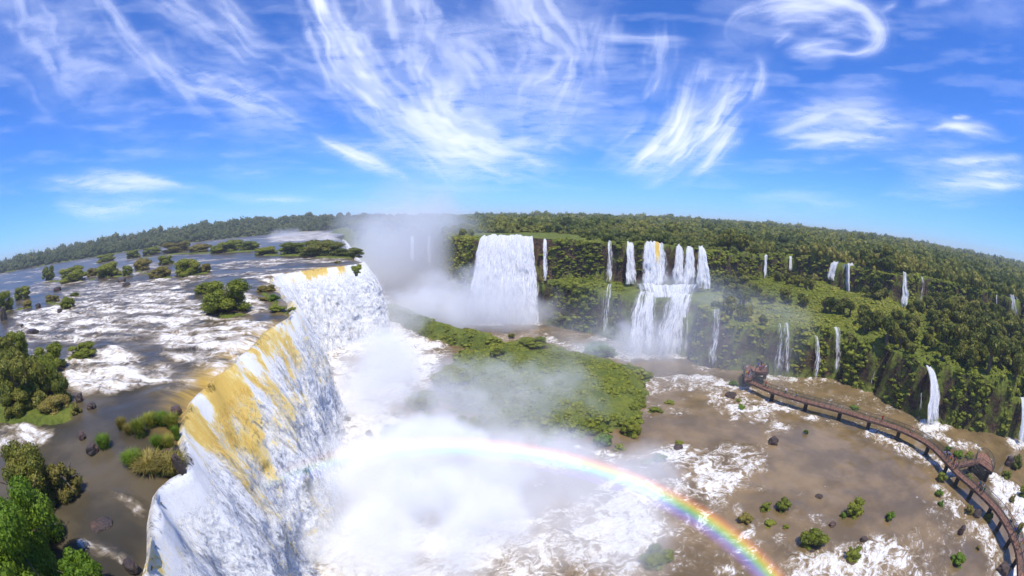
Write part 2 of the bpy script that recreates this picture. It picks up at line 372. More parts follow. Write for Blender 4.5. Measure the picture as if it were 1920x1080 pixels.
def ground(x, y):                             # bilinear lookup in the built terrain
    i = np.clip(np.searchsorted(TX, x)-1, 0, len(TX)-2); j = np.clip(np.searchsorted(TY, y)-1, 0, len(TY)-2)
    a = (x-TX[i])/(TX[i+1]-TX[i]); b = (y-TY[j])/(TY[j+1]-TY[j])
    return TZ[i, j]*(1-a)*(1-b)+TZ[i+1, j]*a*(1-b)+TZ[i, j+1]*(1-a)*b+TZ[i+1, j+1]*a*b
print('terrain', time.time()-T0)
# ------------------------------------------------------------------ water
def pxpoly(pts, z): return [tuple(at(*p, z)[:2]) for p in pts]
UP_FOAM = [
 (.62, 3, [(10, 592), (120, 568), (250, 553), (340, 535), (372, 562), (420, 590), (500, 600), (552, 602), (515, 640), (470, 660), (440, 690), (395, 715), (300, 655), (200, 640), (110, 650), (30, 620)]),
 (.74, 2, [(120, 655), (220, 645), (330, 690), (330, 715), (245, 742), (140, 752), (115, 715)]),
 (.60, 2.5, [(330, 600), (480, 610), (540, 612), (470, 650), (380, 640)]),
 (.66, 1.5, [(0, 785), (60, 795), (110, 800), (75, 835), (0, 852)]),
 (.66, .8, [(200, 912), (240, 915), (275, 935), (265, 972), (230, 960), (205, 935)]),
 (.78, 2, [(455, 520), (530, 512), (560, 505), (600, 505), (560, 520), (500, 530)]),
 (.7, 2, [(425, 540), (480, 548), (500, 580), (470, 590), (420, 585)]),
 (.50, 6, [(390, 498), (480, 488), (600, 482), (640, 480), (640, 490), (520, 497), (430, 508)]),
 (.52, 8, [(130, 540), (230, 528), (320, 518), (400, 515), (380, 530), (250, 552), (150, 565)]),
 (.42, 12, [(0, 575), (90, 545), (220, 510), (320, 495), (300, 488), (180, 508), (0, 560)]),
 (.40, 2, [(330, 690), (420, 700), (345, 745), (260, 745)]),
 (.45, .8, [(120, 1005), (180, 1010), (250, 1040), (255, 1070), (160, 1040)]),
 (.62, 8, [(490, 447), (530, 440), (560, 432), (640, 436), (640, 450), (560, 452), (510, 455)]),
]
LOW_FOAM = [
 (.70, 3, [(1175, 712), (1240, 705), (1330, 705), (1400, 725), (1412, 750), (1380, 800), (1350, 770), (1310, 735), (1200, 740)]),
 (.66, 3, [(1405, 755), (1450, 775), (1500, 800), (1490, 830), (1460, 850), (1430, 800), (1390, 790)]),
 (.72, 3, [(1285, 835), (1360, 830), (1440, 838), (1430, 880), (1400, 910), (1360, 960), (1320, 930), (1290, 890)]),
 (.60, 3, [(1380, 900), (1400, 960), (1420, 1040), (1500, 1075), (1440, 1080), (1370, 980)]),
 (.60, 2, [(1800, 970), (1850, 985), (1905, 1050), (1910, 1085), (1850, 1080), (1830, 1020), (1795, 1000)]),
 (.72, 2, [(1850, 880), (1905, 910), (1940, 960), (1940, 1040), (1900, 980), (1860, 930)]),
 (.55, 2, [(1620, 800), (1700, 835), (1760, 860), (1800, 890), (1780, 900), (1700, 860), (1600, 815)]),
 (.52, 2, [(1740, 900), (1790, 930), (1830, 980), (1800, 985), (1750, 930)]),
 (.56, 4, [(1450, 1000), (1600, 1020), (1700, 1010), (1740, 1085), (1450, 1085)]),
 (.72, 3, [(640, 1085), (660, 1000), (800, 980), (1000, 960), (1150, 880), (1230, 900), (1260, 1000), (1200, 1085)]),
 (.40, 4, [(1100, 840), (1300, 900), (1450, 1080), (1200, 1085), (1150, 900)]),
 (.60, 2, [(1080, 838), (1150, 850), (1290, 830), (1330, 850), (1250, 880), (1160, 860)]),
 (.55, 3, [(990, 840), (1090, 860), (1150, 900), (1060, 900), (980, 870)]),
 (.72, 4, [(760, 620), (840, 625), (850, 640), (820, 690), (790, 730), (700, 800), (650, 820), (690, 700)]),
 (.60, 3, [(1015, 620), (1060, 640), (1160, 660), (1180, 680), (1100, 665), (1020, 640)]),
 (.55, 2, [(1400, 735), (1500, 765), (1560, 790), (1520, 790), (1440, 765)]),
 (.50, 3, [(1720, 800), (1760, 805), (1830, 830), (1860, 850), (1800, 845), (1730, 820)]),
]
def foam_field(X, Y, lst, z):
    f = np.zeros_like(X)
    wob = (fbm(X/6, Y/6, 3, 61)-.5)
    for s, soft, pts in lst:
        d = sd(X, Y, pxpoly(pts, z)); f = np.maximum(f, s*sstep(-soft, soft, d+wob*soft*2.4))
    return f
def mk_water(name, deep, shallow, amber=0.0):
    n = NT(name); p = n.pos(); foam = n.attr('foam'); fl = n.uv()
    st = n.mapv(fl, (1, 1, 1))
    w = n.noise(p, .35, 3, .5); warp = n.n('ShaderNodeVectorMath', {0: p, 1: n.n('ShaderNodeVectorMath', {0: n.n('ShaderNodeTexNoise', {'Vector': p, 'Scale': .22, 'Detail': 3}).outputs['Color'], 3: 4.5}, operation='SCALE').outputs[0]}, operation='ADD').outputs[0]
    s1 = n.noise(st, .55, 5, .56, .6) if amber else n.noise(st, .55, 6, .62, .6); s2 = n.noise(warp, .42, 7, .66, .8); s3 = n.noise(st, 2.6, 5, .65, .5)
    rd = n.noise(n.mapv(warp, (1, 1, 1)), .30, 5, .6, 1.2); rd = n.math('SUBTRACT', 1, n.math('MULTIPLY', n.math('ABSOLUTE', n.math('SUBTRACT', rd, .5)), 7.0), clamp=True)
    nn = n.math('ADD', n.math('ADD', n.math('MULTIPLY', s1, .52 if amber else .40), n.math('MULTIPLY', s2, .30)), n.math('ADD', n.math('MULTIPLY', s3, .10 if amber else .2), n.math('MULTIPLY', rd, .10 if amber else .16)))
    e0 = n.math('SUBTRACT', .735, n.math('MULTIPLY', foam, .31))
    mask = n.smooth(nn, n.math('SUBTRACT', e0, .05), n.math('ADD', e0, .10))
    thin = n.smooth(nn, n.math('SUBTRACT', e0, .15), n.math('ADD', e0, .04))
    body = n.mix(n.smooth(n.noise(p, .11, 4, .6), .35, .68), deep, shallow)
    body = n.mix(n.math('MULTIPLY', thin, n.smooth(foam, .12, .5, .08, .6)), body, (.50, .39, .25))
    if amber: body = n.mix(n.math('MULTIPLY', n.attr('amber'), n.smooth(s1, .38, .6)), body, (.52, .33, .06))
    fc = n.mix(n.smooth(n.math('ADD', n.math('MULTIPLY', s3, .6), n.math('MULTIPLY', n.noise(warp, 1.5, 5, .65), .4)), .38, .58), (.62, .52, .36), (.86, .85, .83))
    col = n.mix(mask, body, fc)
    h = n.math('ADD', n.math('MULTIPLY', nn, n.math('MULTIPLY_ADD', n.smooth(foam, .05, .7), 1.1, .10 if amber else .035)), n.math('MULTIPLY', n.noise(st, 6, 3, .6), n.math('MULTIPLY_ADD', foam, .12, .022)))
    rough = n.math('MULTIPLY_ADD', mask, .5, .28 if amber else .10)
    return n.done(n.bsdf(col, rough, .16 if amber else 1.0, n.bump(h, .9, .6), IOR=1.36))
M['upwater'] = mk_water('upper_river_water', (.050, .042, .027), (.115, .088, .048), 1)
M['lowwater'] = mk_water('pool_water', (.145, .098, .043), (.255, .170, .076))
def lip_frame(step):
    P, s = resample(LIP, step)
    Tn = np.gradient(P, axis=0); k = int(8/step)
    ker = np.hanning(2*k+1); ker /= ker.sum()
    Tn = np.stack([np.convolve(np.pad(Tn[:, c], k, 'edge'), ker, 'valid') for c in (0, 1)], 1)
    Tn /= np.linalg.norm(Tn, axis=1)[:, None]
    return P, s, np.stack([Tn[:, 1], -Tn[:, 0]], 1)
def build_upper():
    xs = axis(-1500, -125, -6, -5, .55, 1.06); xs = xs[xs <= -4]; ys = axis(-80, -12, 205, 1000, .55, 1.06)
    X, Y = np.meshgrid(xs, ys, indexing='ij')
    dL = sd(X, Y, LPOLY); foam = foam_field(X, Y, UP_FOAM, 26)
    # rapids: rough standing waves where it foams, the sheet bends down at the lip
    foam = np.maximum(foam, .44*sstep(.40, .62, fbm(X/26, Y/12, 4, 78))*sstep(45, 90, np.hypot(X, Y)))
    foam = foam*(.84+.42*sstep(.34, .62, fbm(X/7+Y/16, Y/5-X/20, 4, 76)))
    z = 26+foam*((fbm(X/4.2, Y/1.9, 4, 71)-.45)*1.5)+(fbm(X/4, Y/4, 3, 72)-.5)*.35
    z = z-.5*sstep(2.5, 0, dL)
    amber = sstep(6, 0.5, dL)*np.interp(Y, [15, 24, 28, 52, 62, 110, 113, 137, 142], [.0, .3, 1, 1, .3, .3, 1, 1, .2])
    V = np.stack([X, Y, z], -1).reshape(-1, 3); Q = grid_quads(len(xs), len(ys))
    keep = (dL.reshape(-1)[Q].min(1) > -.4)
    # flow: along = distance from the lip, across = direction along it
    uv = np.stack([X*.13+Y*.03, Y*.52-X*.10], -1).reshape(-1, 2)
    Q = Q[keep]; u, inv = np.unique(Q.ravel(), return_inverse=True)
    o = link('river', mesh('river', V[u], inv.reshape(Q.shape), M['upwater'], {'foam': foam.reshape(-1)[u], 'amber': amber.reshape(-1)[u]}, uv[u]))
    tag(o, 'wide brown upper river breaking into white rapids', 'river', kind='structure')
def build_lower():
    xs = axis(-260, -50, 135, 330, .6, 1.1); ys = axis(-120, -25, 185, 480, .6, 1.1)
    X, Y = np.meshgrid(xs, ys, indexing='ij'); foam = foam_field(X, Y, LOW_FOAM, 0)
    dl = seg_dist(X, Y, LIP); foam = np.maximum(foam, 1.2*sstep(26, 12, dl+(fbm(X/5, Y/5, 3, 67)-.5)*6))
    for lab, A, B, sol, typ in FG:
        if B[0, 2] < .5: foam = np.maximum(foam, sol*.85*sstep(7, 1, seg_dist(X, Y, B)))
    foam = foam*(.7+.6*sstep(.36, .62, fbm(X/8, Y/6, 3, 79))); calm = sd(X, Y, pxpoly([(1420, 800), (1500, 790), (1600, 800), (1700, 850), (1750, 900), (1740, 970), (1640, 1000), (1540, 985), (1480, 930), (1430, 870)], 0)); foam = np.maximum(foam, .30*sstep(.42, .66, fbm(X/12, Y/9, 3, 66)))*(1-.9*sstep(-2, 6, calm))
    z = foam*((fbm(X/1.7, Y/1.7, 4, 73)-.45)*1.5)+(fbm(X/3, Y/3, 3, 74)-.5)*.3
    V = np.stack([X, Y, z], -1).reshape(-1, 3); Q = grid_quads(len(xs), len(ys))
    g = ground(X.ravel(), Y.ravel()); Q = Q[(g[Q].min(1) < 1.5)]
    V, Q, at_ = compact(V, Q, {'foam': foam.ravel()})
    a = fbm(V[:, 0]/40, V[:, 1]/40, 2, 77)*3
    uv = np.stack([V[:, 0]*.35+V[:, 1]*.25+a*3, V[:, 1]*.6-V[:, 0]*.35+a*2], 1)
    o = link('water', mesh('water', V, Q, M['lowwater'], at_, uv))
    tag(o, 'brown pool below the falls streaked with foam', 'water', kind='structure')
build_upper(); build_lower()
print('water', time.time()-T0)
# ------------------------------------------------------------------ waterfalls
def mk_fall(name, big):
    n = NT(name); uv = n.uv(); am = n.attr('amber')
    if big:
        a = n.noise(n.mapv(uv, (.50, .24, 1)), 1, 7, .68, 1.3); b = n.noise(n.mapv(uv, (1.7, .95, 1)), 1, 7, .72, 1.2); c = n.noise(n.mapv(uv, (7, 4.6, 1)), 1, 4, .72)
    else:
        a = n.noise(n.mapv(uv, (.9, .12, 1)), 1, 6, .6, .3); b = n.noise(n.mapv(uv, (5.0, .38, 1)), 1, 5, .65, .4); c = n.noise(n.mapv(uv, (9, 2.5, 1)), 1, 4, .7)
    w_ = n.math('ADD', n.math('ADD', n.math('MULTIPLY', b, .42), n.math('MULTIPLY', a, .26)), n.math('MULTIPLY', c, .32))
    col = n.ramp(w_, [(.33, (.70, .68, .66)), (.45, (.87, .86, .85)), (.56, (.95, .95, .94))] if big else [(.36, (.46, .46, .50)), (.46, (.68, .68, .71)), (.57, (.88, .88, .88))])
    am2 = n.smooth(n.math('ADD', am, n.math('MULTIPLY_ADD', n.math('ADD', n.math('MULTIPLY', a, .6), n.math('MULTIPLY', b, .4)), 3.2, -1.62)), .02, 1.0)
    col = n.mix(n.smooth(am2, .0, .55, 0, .93), col, n.ramp(n.math('ADD', am2, n.math('MULTIPLY_ADD', c, .5, -.25)), [(.0, (.94, .92, .88)), (.35, (.92, .83, .60)), (.66, (.88, .66, .18)), (1, (.76, .48, .06))]))
    st_ = n.smooth(n.math('ADD', n.attr('still'), n.math('MULTIPLY_ADD', b, .9, -.45)), .35, .8)
    col = n.mix(st_, col, (.30, .23, .11))
    h = n.math('ADD', n.math('ADD', n.math('MULTIPLY', a, .6), n.math('MULTIPLY', b, .4)), n.math('MULTIPLY', c, .16))
    nb = n.n('ShaderNodeBump', {'Height': h, 'Strength': .75, 'Distance': .5}).outputs[0]
    nb = n.n('ShaderNodeVectorMath', {0: n.n('ShaderNodeVectorMath', {0: nb, 1: (0, 0, .62 if big else .38)}, operation='ADD').outputs[0]}, operation='NORMALIZE').outputs[0]
    s = n.bsdf(col, .6, .15, nb)
    tr = n.n('ShaderNodeBsdfTranslucent', {'Color': col}).outputs[0]
    s = n.mixs(.2, s, tr)
    sol = n.attr('solid')
    k = n.math('ADD', n.math('MULTIPLY', a, .45), n.math('MULTIPLY', b, .55))
    e = n.math('SUBTRACT', .80, n.math('MULTIPLY', sol, .56))
    alpha = n.smooth(k, n.math('SUBTRACT', e, .09), n.math('ADD', e, .09))
    t = n.n('ShaderNodeBsdfTransparent').outputs[0]
    return n.done(n.mixs(alpha, t, s))
M['fall'] = mk_fall('falling_water', False); M['bigfall'] = mk_fall('heavy_falling_water', True)
def build_big():
    P, s, N = lip_frame(.42)
    k = (P[:, 1] > -22) & (P[:, 1] < 330); P, s, N = P[k], s[k], N[k]
    H = np.r_[0, .03, .12, .3, .55, .9, np.linspace(1.3, 26.6, 96)]
    y = P[:, 1]
    thr = np.interp(y, [-22, 5, 15, 25, 40, 64, 100, 120, 150, 330], [3, 3.2, 4, 6, 7.5, 7, 7, 8, 9, 8])+(fbm(s/9, s*0, 2, 81)-.5)*5
    S_, H_ = np.meshgrid(np.arange(len(s)), H, indexing='ij')
    ss = s[S_]; hh = H_
    off = thr[S_]*np.sqrt(np.clip(hh, 0, 27)/26)
    grow = .03+1.0*sstep(0, 14, hh)
    lump = (fbm(ss/2.4, hh/6, 4, 82)-.5)*1.9+(fbm(ss/1.1, hh/1.5, 3, 83)-.5)*.75+(np.abs(fbm(ss/4.2, hh/18, 3, 84)-.5))*-2.2+.4
    off = off+lump*grow
    first = H_ < .01
    off = np.where(first, -.9, off)
    jag = (fbm(ss/3.0, ss*0+5, 2, 86)-.5)*1.2
    z = 26.1-hh; z = np.where(first, 25.2, z)
    # uneven lip: sags where the water runs deep
    z = z-.5*sstep(0, 1, hh)
    base = P[S_]; nn = N[S_]
    XY = base+nn*(off+jag*sstep(0, .3, hh)*sstep(6, 0, hh))[..., None]
    V = np.concatenate([XY, z[..., None]], -1).reshape(-1, 3)
    wa = np.interp(y, [-20, 0, 8, 14, 18, 24, 27, 50, 58, 66, 100, 112, 124, 137, 142, 160], [.6, .55, .5, .2, .1, .45, .82, .85, .5, .1, .1, .3, 1, .9, .3, .1])
    ext = np.interp(y, [-20, 14, 22, 28, 50, 60, 112, 125, 140, 150], [6, 5, 6, 17, 13, 7, 3, 3.6, 3.4, 2])
    am = .80*wa[S_]*(1-.8*sstep(0, 1, hh/ext[S_]))*(.10+1.2*sstep(.30, .66, fbm(ss/3.4, hh/4.2, 4, 85)))+.40*sstep(.50, .68, fbm(ss/2.5, hh/6, 3, 87))*(y[S_] < 110)*(y[S_] > 18)
    am = np.where(hh > 22, am*.3, am)
    Q = grid_quads(len(s), len(H)); nq = len(V)
    al = np.concatenate([np.zeros((len(s), 1)), np.cumsum(np.linalg.norm(np.diff(np.concatenate([XY, z[..., None]], -1), axis=1), axis=2), axis=1)], 1)
    al = al.mean(0)[None, :]+0*ss
    still = sstep(.32, .0, hh)*.55
    Vs, Qs, Am, So, St, Uv = [V], [Q], [am], [(.62+1.4*sstep(.1, 1.2, hh+(fbm(ss/1.3, hh*2, 2, 131)-.5)*1.2)).ravel()], [still], [np.stack([ss, al], -1).reshape(-1, 2)]
    for li, (do, so) in enumerate(((.30, .62), (.75, .50), (1.25, .40))):     # looser sheets of strands and spray ahead of the main sheet
        g = sstep(.3, 9, hh)*(do+(fbm(ss/1.6+li*31, hh/6, 3, 110+li)-.4)*do*1.3)
        XYl = XY+nn*g[..., None]; zl = z+.12*g
        Vs.append(np.concatenate([XYl, zl[..., None]], -1).reshape(-1, 3)); Qs.append(Q[(H_.reshape(-1)[Q].min(1) > .25)]+nq*(li+1))
        Am.append(am*.75); So.append((so*sstep(.2, 3.5, hh)*(.6+.8*fbm(ss/3+li*9, hh/12, 3, 120+li))).ravel()); St.append(still*0); Uv.append(np.stack([ss+li*57.3, al*1.05+li*11], -1).reshape(-1, 2))
    o = link('waterfall', mesh('waterfall', np.vstack(Vs), np.vstack(Qs), M['bigfall'], {'amber': np.concatenate([x.ravel() for x in Am]), 'solid': np.concatenate(So), 'still': np.concatenate([x.ravel() for x in St])}, np.vstack(Uv)))
    tag(o, 'huge foreground curtain of white and amber water pouring off the upper river', 'waterfall', 'waterfalls around the gorge')
build_big()
def build_fall(lab, A, B, sol, typ):
    sol = sol if typ == 'big' else sol*.84
    wid = max(np.linalg.norm(B[-1]-B[0]), np.linalg.norm(A[-1]-A[0])); ni = max(7, int(wid/.35)); drop = abs(A[0, 2]-B[0, 2]); nj = max(14, int(drop/.45))
    u = np.linspace(0, 1, ni); ip = lambda P: np.stack([np.interp(u, np.linspace(0, 1, len(P)), P[:, k]) for k in range(3)], 1)
    a, b = ip(A), ip(B); t = np.linspace(0, 1, nj)
    sd_ = int(abs(A[0, 0]*13+A[0, 1]*7)) % 91
    Uu, Tt = np.meshgrid(u, t, indexing='ij')
    p = fall_pt(a[:, None, :], b[:, None, :], Tt)
    out = (b-a); out[:, 2] = 0; out /= np.linalg.norm(out, axis=1)[:, None]
    uu = Uu*wid; hh = Tt*drop
    amp = min(1.0, wid*.12)
    lump = ((fbm(uu/1.4+sd_, hh/5, 4, 91+sd_)-.5)*2.2+(fbm(uu/.6, hh/1.6+sd_, 2, 92)-.5)*.6)*amp*(.35+.9*Tt)
    p = p+out[:, None, :]*lump[..., None]
    side = (b[-1]-b[0]); side /= np.linalg.norm(side)
    p = p+side*(((fbm(hh/3+sd_, uu*0+1, 3, 93)-.5)*min(1.6, wid*.45))*Tt)[..., None]
    p[:, 0, 2] += .15+(fbm(u*wid/1.2+sd_, u*0, 2, 95)-.5)*1.2
    edge = np.clip(np.minimum(Uu, 1-Uu)*(max(3.0, wid/.9) if typ == 'big' else 3.4), 0, 1)**.7*(1 if typ == 'big' else .72+.56*fbm(uu/1.1+sd_, hh/14, 2, 98))
    am = np.zeros_like(uu)
    if typ == 'big': am = .6*sstep(6, 0, hh)*(.2+1.0*sstep(.5, .72, fbm(uu/3, hh/8, 2, 96)))*np.interp(Uu, [0, .25, .6, .8, 1], [.1, .3, .5, .9, .3])
    if typ == 'amber': am = sstep(11, 0, hh)*sstep(.13, .02, np.abs(Uu-.62))*1.1
    s = (1.0*edge*(.62+.72*fbm(uu/2.2, hh/26, 3, 97)) if typ == 'big' else sol*edge*(.85+.3*fbm(uu/2+3, hh*0+sd_, 2, 97)))
    s = s*(1-.35*sstep(.75, 1, Tt)*(sol < .85))
    V = p.reshape(-1, 3); uv = np.stack([uu+sd_*3.1, hh], -1).reshape(-1, 2); Q = grid_quads(ni, nj)
    p2 = p+out[:, None, :]*((.25+.5*Tt)*min(1, wid*.2+.3))[..., None]+side*((Tt*(Uu-.5)*wid*.14))[..., None]
    s2 = np.minimum(s, .95)*(.45+.35*Tt)
    V = np.vstack([V, p2.reshape(-1, 3)]); Q = np.vstack([Q, Q+ni*nj]); uv = np.vstack([uv, uv+(7.7, 3.3)]); s = np.concatenate([s.ravel(), s2.ravel()]); am = np.r_[am.ravel(), am.ravel()]
    o = link('waterfall', mesh('waterfall', V, Q, M['fall'], {'amber': am, 'solid': s}, uv))
    tag(o, lab, 'waterfall', 'waterfalls around the gorge')
for f in FG: build_fall(*f)
print('falls', time.time()-T0)
# ------------------------------------------------------------------ plants
def leaves(P, Nrm, size, rng, thin=.32):
    n = len(P); r = rng.normal(size=(n, 3)); t = np.cross(Nrm, r); t /= np.linalg.norm(t, axis=1)[:, None]+1e-9
    b = np.cross(Nrm, t); s = (size*rng.uniform(.65, 1.35, n))[:, None]
    V = np.stack([P-t*s*.5, P+b*s*thin+Nrm*s*.10, P+t*s*.5-Nrm*s*.12, P-b*s*thin+Nrm*s*.10], 1).reshape(-1, 3)
    return V, np.arange(4*n).reshape(n, 4)
def crown(seed, R, H, nl, csn, nleaf, lsz, flat=.0, core=.86, squash=.8, lr=(.30, .52)):
    rng = np.random.default_rng(seed); V, Q, T, k = [], [], [], 0
    C, RR = [], []
    for i in range(nl):
        a = rng.uniform(0, 2*math.pi); q = math.sqrt(rng.uniform(0, 1))*.72; zz = rng.uniform(flat, 1)
        q *= math.sqrt(max(.05, 1-(zz-.35)**2*1.3)); C.append((R*q*math.cos(a), R*q*math.sin(a), H*zz*.78)); RR.append(R*rng.uniform(*lr))
    C, RR = np.array(C), np.array(RR); tl = rng.uniform(0, .5, nl)
    cv, cq = CS[csn]
    for i in range(nl):
        d = 1+.55*(vn(cv[:, 0]*2.1+seed+i*3.3, cv[:, 1]*2.1, cv[:, 2]*2.1, seed % 50)-.5)
        v = cv*d[:, None]*RR[i]*core*np.array((1, 1, squash))+C[i]
        V.append(v); Q.append(cq+k); k += len(v); T.append(tl[i]*.8+.15*vn(v[:, 0]*5/R, v[:, 1]*5/R, v[:, 2]*5/R, 3))
    if nleaf:
        w = RR**2; i = rng.choice(nl, nleaf, p=w/w.sum()); d = rng.normal(size=(nleaf, 3)); d[:, 2] += .35; d /= np.linalg.norm(d, axis=1)[:, None]
        p = C[i]+d*(RR[i]*rng.uniform(.80, 1.16, nleaf))[:, None]*np.array((1, 1, squash))
        nn = d+rng.normal(size=(nleaf, 3))*.55; nn /= np.linalg.norm(nn, axis=1)[:, None]
        lv, lq = leaves(p, nn, lsz, rng); V.append(lv); Q.append(lq+k); T.append(np.repeat(tl[i]+rng.uniform(0, .5, nleaf), 4))
    return np.vstack(V), np.vstack(Q), np.concatenate(T)
def scatter(protos, P, S, rng, tilt=0):
    V, Q, T, k = [], [], [], 0; tb = (fbm(P[:, 0]/38, P[:, 1]/38, 3, 19)-.42)*1.0+(fbm(P[:, 0]/6, P[:, 1]/6, 1, 20)-.5)*.25
    for i in range(len(P)):
        v, q, t = protos[i % len(protos)]; a = rng.uniform(0, 2*math.pi); c, s = math.cos(a), math.sin(a)
        w = v*S[i]; x = w[:, 0]*c-w[:, 1]*s; y = w[:, 0]*s+w[:, 1]*c
        V.append(np.stack([x, y, w[:, 2]], 1)+P[i]); Q.append(q+k); k += len(v); T.append(np.clip(t*.6+rng.uniform(0, .42)+tb[i], 0, 1))
    return np.vstack(V), np.vstack(Q), np.concatenate(T)
def stuff(name, label, cat, protos, P, S, mat, rng):
    V, Q, T = scatter(protos, P, S, rng)
    return tag(link(name, mesh(name, V, Q, mat, {'tint': T})), label, cat, kind='stuff')
def clear_of_falls(X, Y, ext, pad):
    ok = np.ones(len(X), bool)
    for lab, A, B, sol, typ in FG:
        a, b = A.mean(0)[:2], B.mean(0)[:2]; u = -b/np.linalg.norm(b); w = np.linalg.norm(B[-1]-B[0])/2
        w = max(w, np.linalg.norm(A[-1]-A[0])/2)
        ok &= seg_dist(X, Y, [a, b+u*ext]) > w+pad
    return ok
def jitter_grid(x0, x1, y0, y1, step, rng):
    x, y = np.meshgrid(np.arange(x0, x1, step), np.arange(y0, y1, step)); x, y = x.ravel(), y.ravel()
    return x+rng.uniform(-.5, .5, len(x))*step, y+rng.uniform(-.5, .5, len(y))*step
def in_view(x, y, a0=-80, a1=80):
    az = np.degrees(np.arctan2(x, y)); return (az > a0) & (az < a1) & (y > -40)
LO = [crown(100+i, 1, 1.15, 4, 2, 46, .34, .1, .9, .85, (.38, .6)) for i in range(8)]       # small far crowns
MID = [crown(200+i, 1, 1.1, 7, 3, 190, .26, .05, .86, .8, (.3, .52)) for i in range(8)]
UG = [crown(240+i, 1, .95, 3, 2, 64, .30, .0, .84, .75, (.36, .6)) for i in range(8)]       # low brush
# far bank forest
M['far'] = leaf_mat('distant_forest_leaves', [(0, (.018, .036, .010)), (.35, (.045, .072, .014)), (.7, (.09, .115, .02)), (1, (.16, .15, .035))])
r1 = np.random.default_rng(11)
def bank_forest():
    X, Y, S = [], [], []
    for step, d0, d1, sz in ((8.5, -2, 60, 1), (13, 60, 190, 1.15), (26, 190, 700, 1.6)):
        x, y = jitter_grid(-1500, -90, -260, 1400, step, r1); d = sd(x, y, SHORE); k = (d > d0) & (d < d1) & in_view(x, y, -83) & (np.hypot(x, y) < 1900)
        X.append(x[k]); Y.append(y[k]); S.append(r1.uniform(4.2, 8, k.sum())*sz)
    X, Y, S = map(np.concatenate, (X, Y, S)); P = np.stack([X, Y, ground(X, Y)-.5], 1)
    S3 = np.stack([S, S, S*r1.uniform(.9, 1.7, len(S))], 1)
    stuff('forest', 'dark forest covering the low hill along the far bank of the upper river', 'forest', LO, P, S3, M['far'], r1); print('bank', len(P))
bank_forest()
TREES = []                                    # spots near enough to be trees of their own
def plateau_forest():
    X, Y, S = [], [], []
    for step, r0, r1_, lo, hi in ((4.7, 100, 270, 2.1, 3.9), (6.6, 270, 480, 2.9, 5.4), (10, 480, 900, 4, 6.6), (24, 900, 2400, 7, 11)):
        x, y = jitter_grid(-260 if r0 > 200 else -60, r1_ if r1_ < 2000 else 2200, -40 if r0 < 900 else 0, r1_, step, r1); R = np.hypot(x, y)
        k = (R >= r0) & (R < r1_) & in_view(x, y, -25, 82); x, y = x[k], y[k]
        d = sd(x, y, PPOLY); dS = sd(x, y, SHORE); dl = sd(x, y, LPOLY); k = (d > 1.5) & (dS < 0) & (dl < -4)
        k &= ~((np.abs(x-5) < 26) & (np.hypot(x, y) < 235) & (y > 150))
        x, y = x[k], y[k]; k = clear_of_falls(x, y, 0, 2.2) if r0 < 300 else np.ones(len(x), bool)
        X.append(x[k]); Y.append(y[k]); S.append((lo+(hi*1.25-lo)*r1.uniform(0, 1, k.sum())**1.8))
    X, Y, S = map(np.concatenate, (X, Y, S)); R = np.hypot(X, Y)
    S = S*np.where((X < 95) & (R < 240), .62, 1)
    P = np.stack([X, Y, ground(X, Y)-.4], 1)
    ind = (R < 236) & (X > 96)
    for i in np.where(ind)[0]: TREES.append((P[i], S[i], 'p'))
    k = ~ind
    S3 = np.stack([S, S, S*r1.uniform(.75, 1.4, len(S))], 1)[k]
    near = (R[k] < 330)
    V1 = scatter(MID, P[k][near], S3[near], r1); V2 = scatter(LO, P[k][~near], S3[~near], r1)
    V = np.vstack([V1[0], V2[0]]); Q = np.vstack([V1[1], V2[1]+len(V1[0])])
    tag(link('forest', mesh('forest', V, Q, M['forest'], {'tint': np.concatenate([V1[2], V2[2]])})), 'unbroken green jungle on the plateau beyond the falls up to the horizon', 'forest', kind='stuff'); print('plateau', k.sum(), ind.sum())
plateau_forest()
def terrace_trees():
    x, y = jitter_grid(50, 230, -40, 185, 5.4, r1); k = in_view(x, y); x, y = x[k], y[k]
    dT, dP = sd(x, y, TPOLY), sd(x, y, PPOLY); k = (dT > .8) & (dP < -2.5) & clear_of_falls(x, y, 10, 2)
    x, y = x[k], y[k]; dens = fbm(x/22, y/22, 2, 44); az = np.degrees(np.arctan2(x, y))
    k = (dens > .56) | (az > 60); x, y, az = x[k], y[k], az[k]
    for a, b, z in zip(x, y, az): TREES.append((np.array((a, b, ground(a, b)-.3)), r1.uniform(1.5, 2.9)*(1.25 if z > 62 else 1), 't'))
terrace_trees()
def tree_proto(i, R, H, tall):
    v, q, t = crown(300+i, R, H, 11, 4, 1500, .17*R+.12, .08, .84, .75)
    v = v+np.array((0, 0, tall))
    rng = np.random.default_rng(400+i); bend = rng.normal(size=2)*.25
    parts = [tube([(0, 0, -.8), (bend[0]*.4, bend[1]*.4, tall*.5), (bend[0], bend[1], tall), (bend[0]*1.3, bend[1]*1.2, tall+H*.55)], [.26, .2, .16, .06])]
    for j in range(5):
        a = j*1.26+rng.uniform(0, .6); parts.append(tube([(bend[0]*.9, bend[1]*.9, tall*.85), (math.cos(a)*R*.35, math.sin(a)*R*.35, tall+H*.2), (math.cos(a)*R*.62, math.sin(a)*R*.62, tall+H*.42)], [.12, .08, .03], 5))
    tv, tq = join(parts)
    return mesh('trunk', tv, tq, M['bark']), mesh('crown', v, q, M['forest'], {'tint': t})
PROT = [tree_proto(i, 1, h, tl) for i, (h, tl) in enumerate(((1.1, .7), (.9, 1.1), (1.4, .8), (.75, 1.5), (1.2, 1.0), (1.0, .6)))]
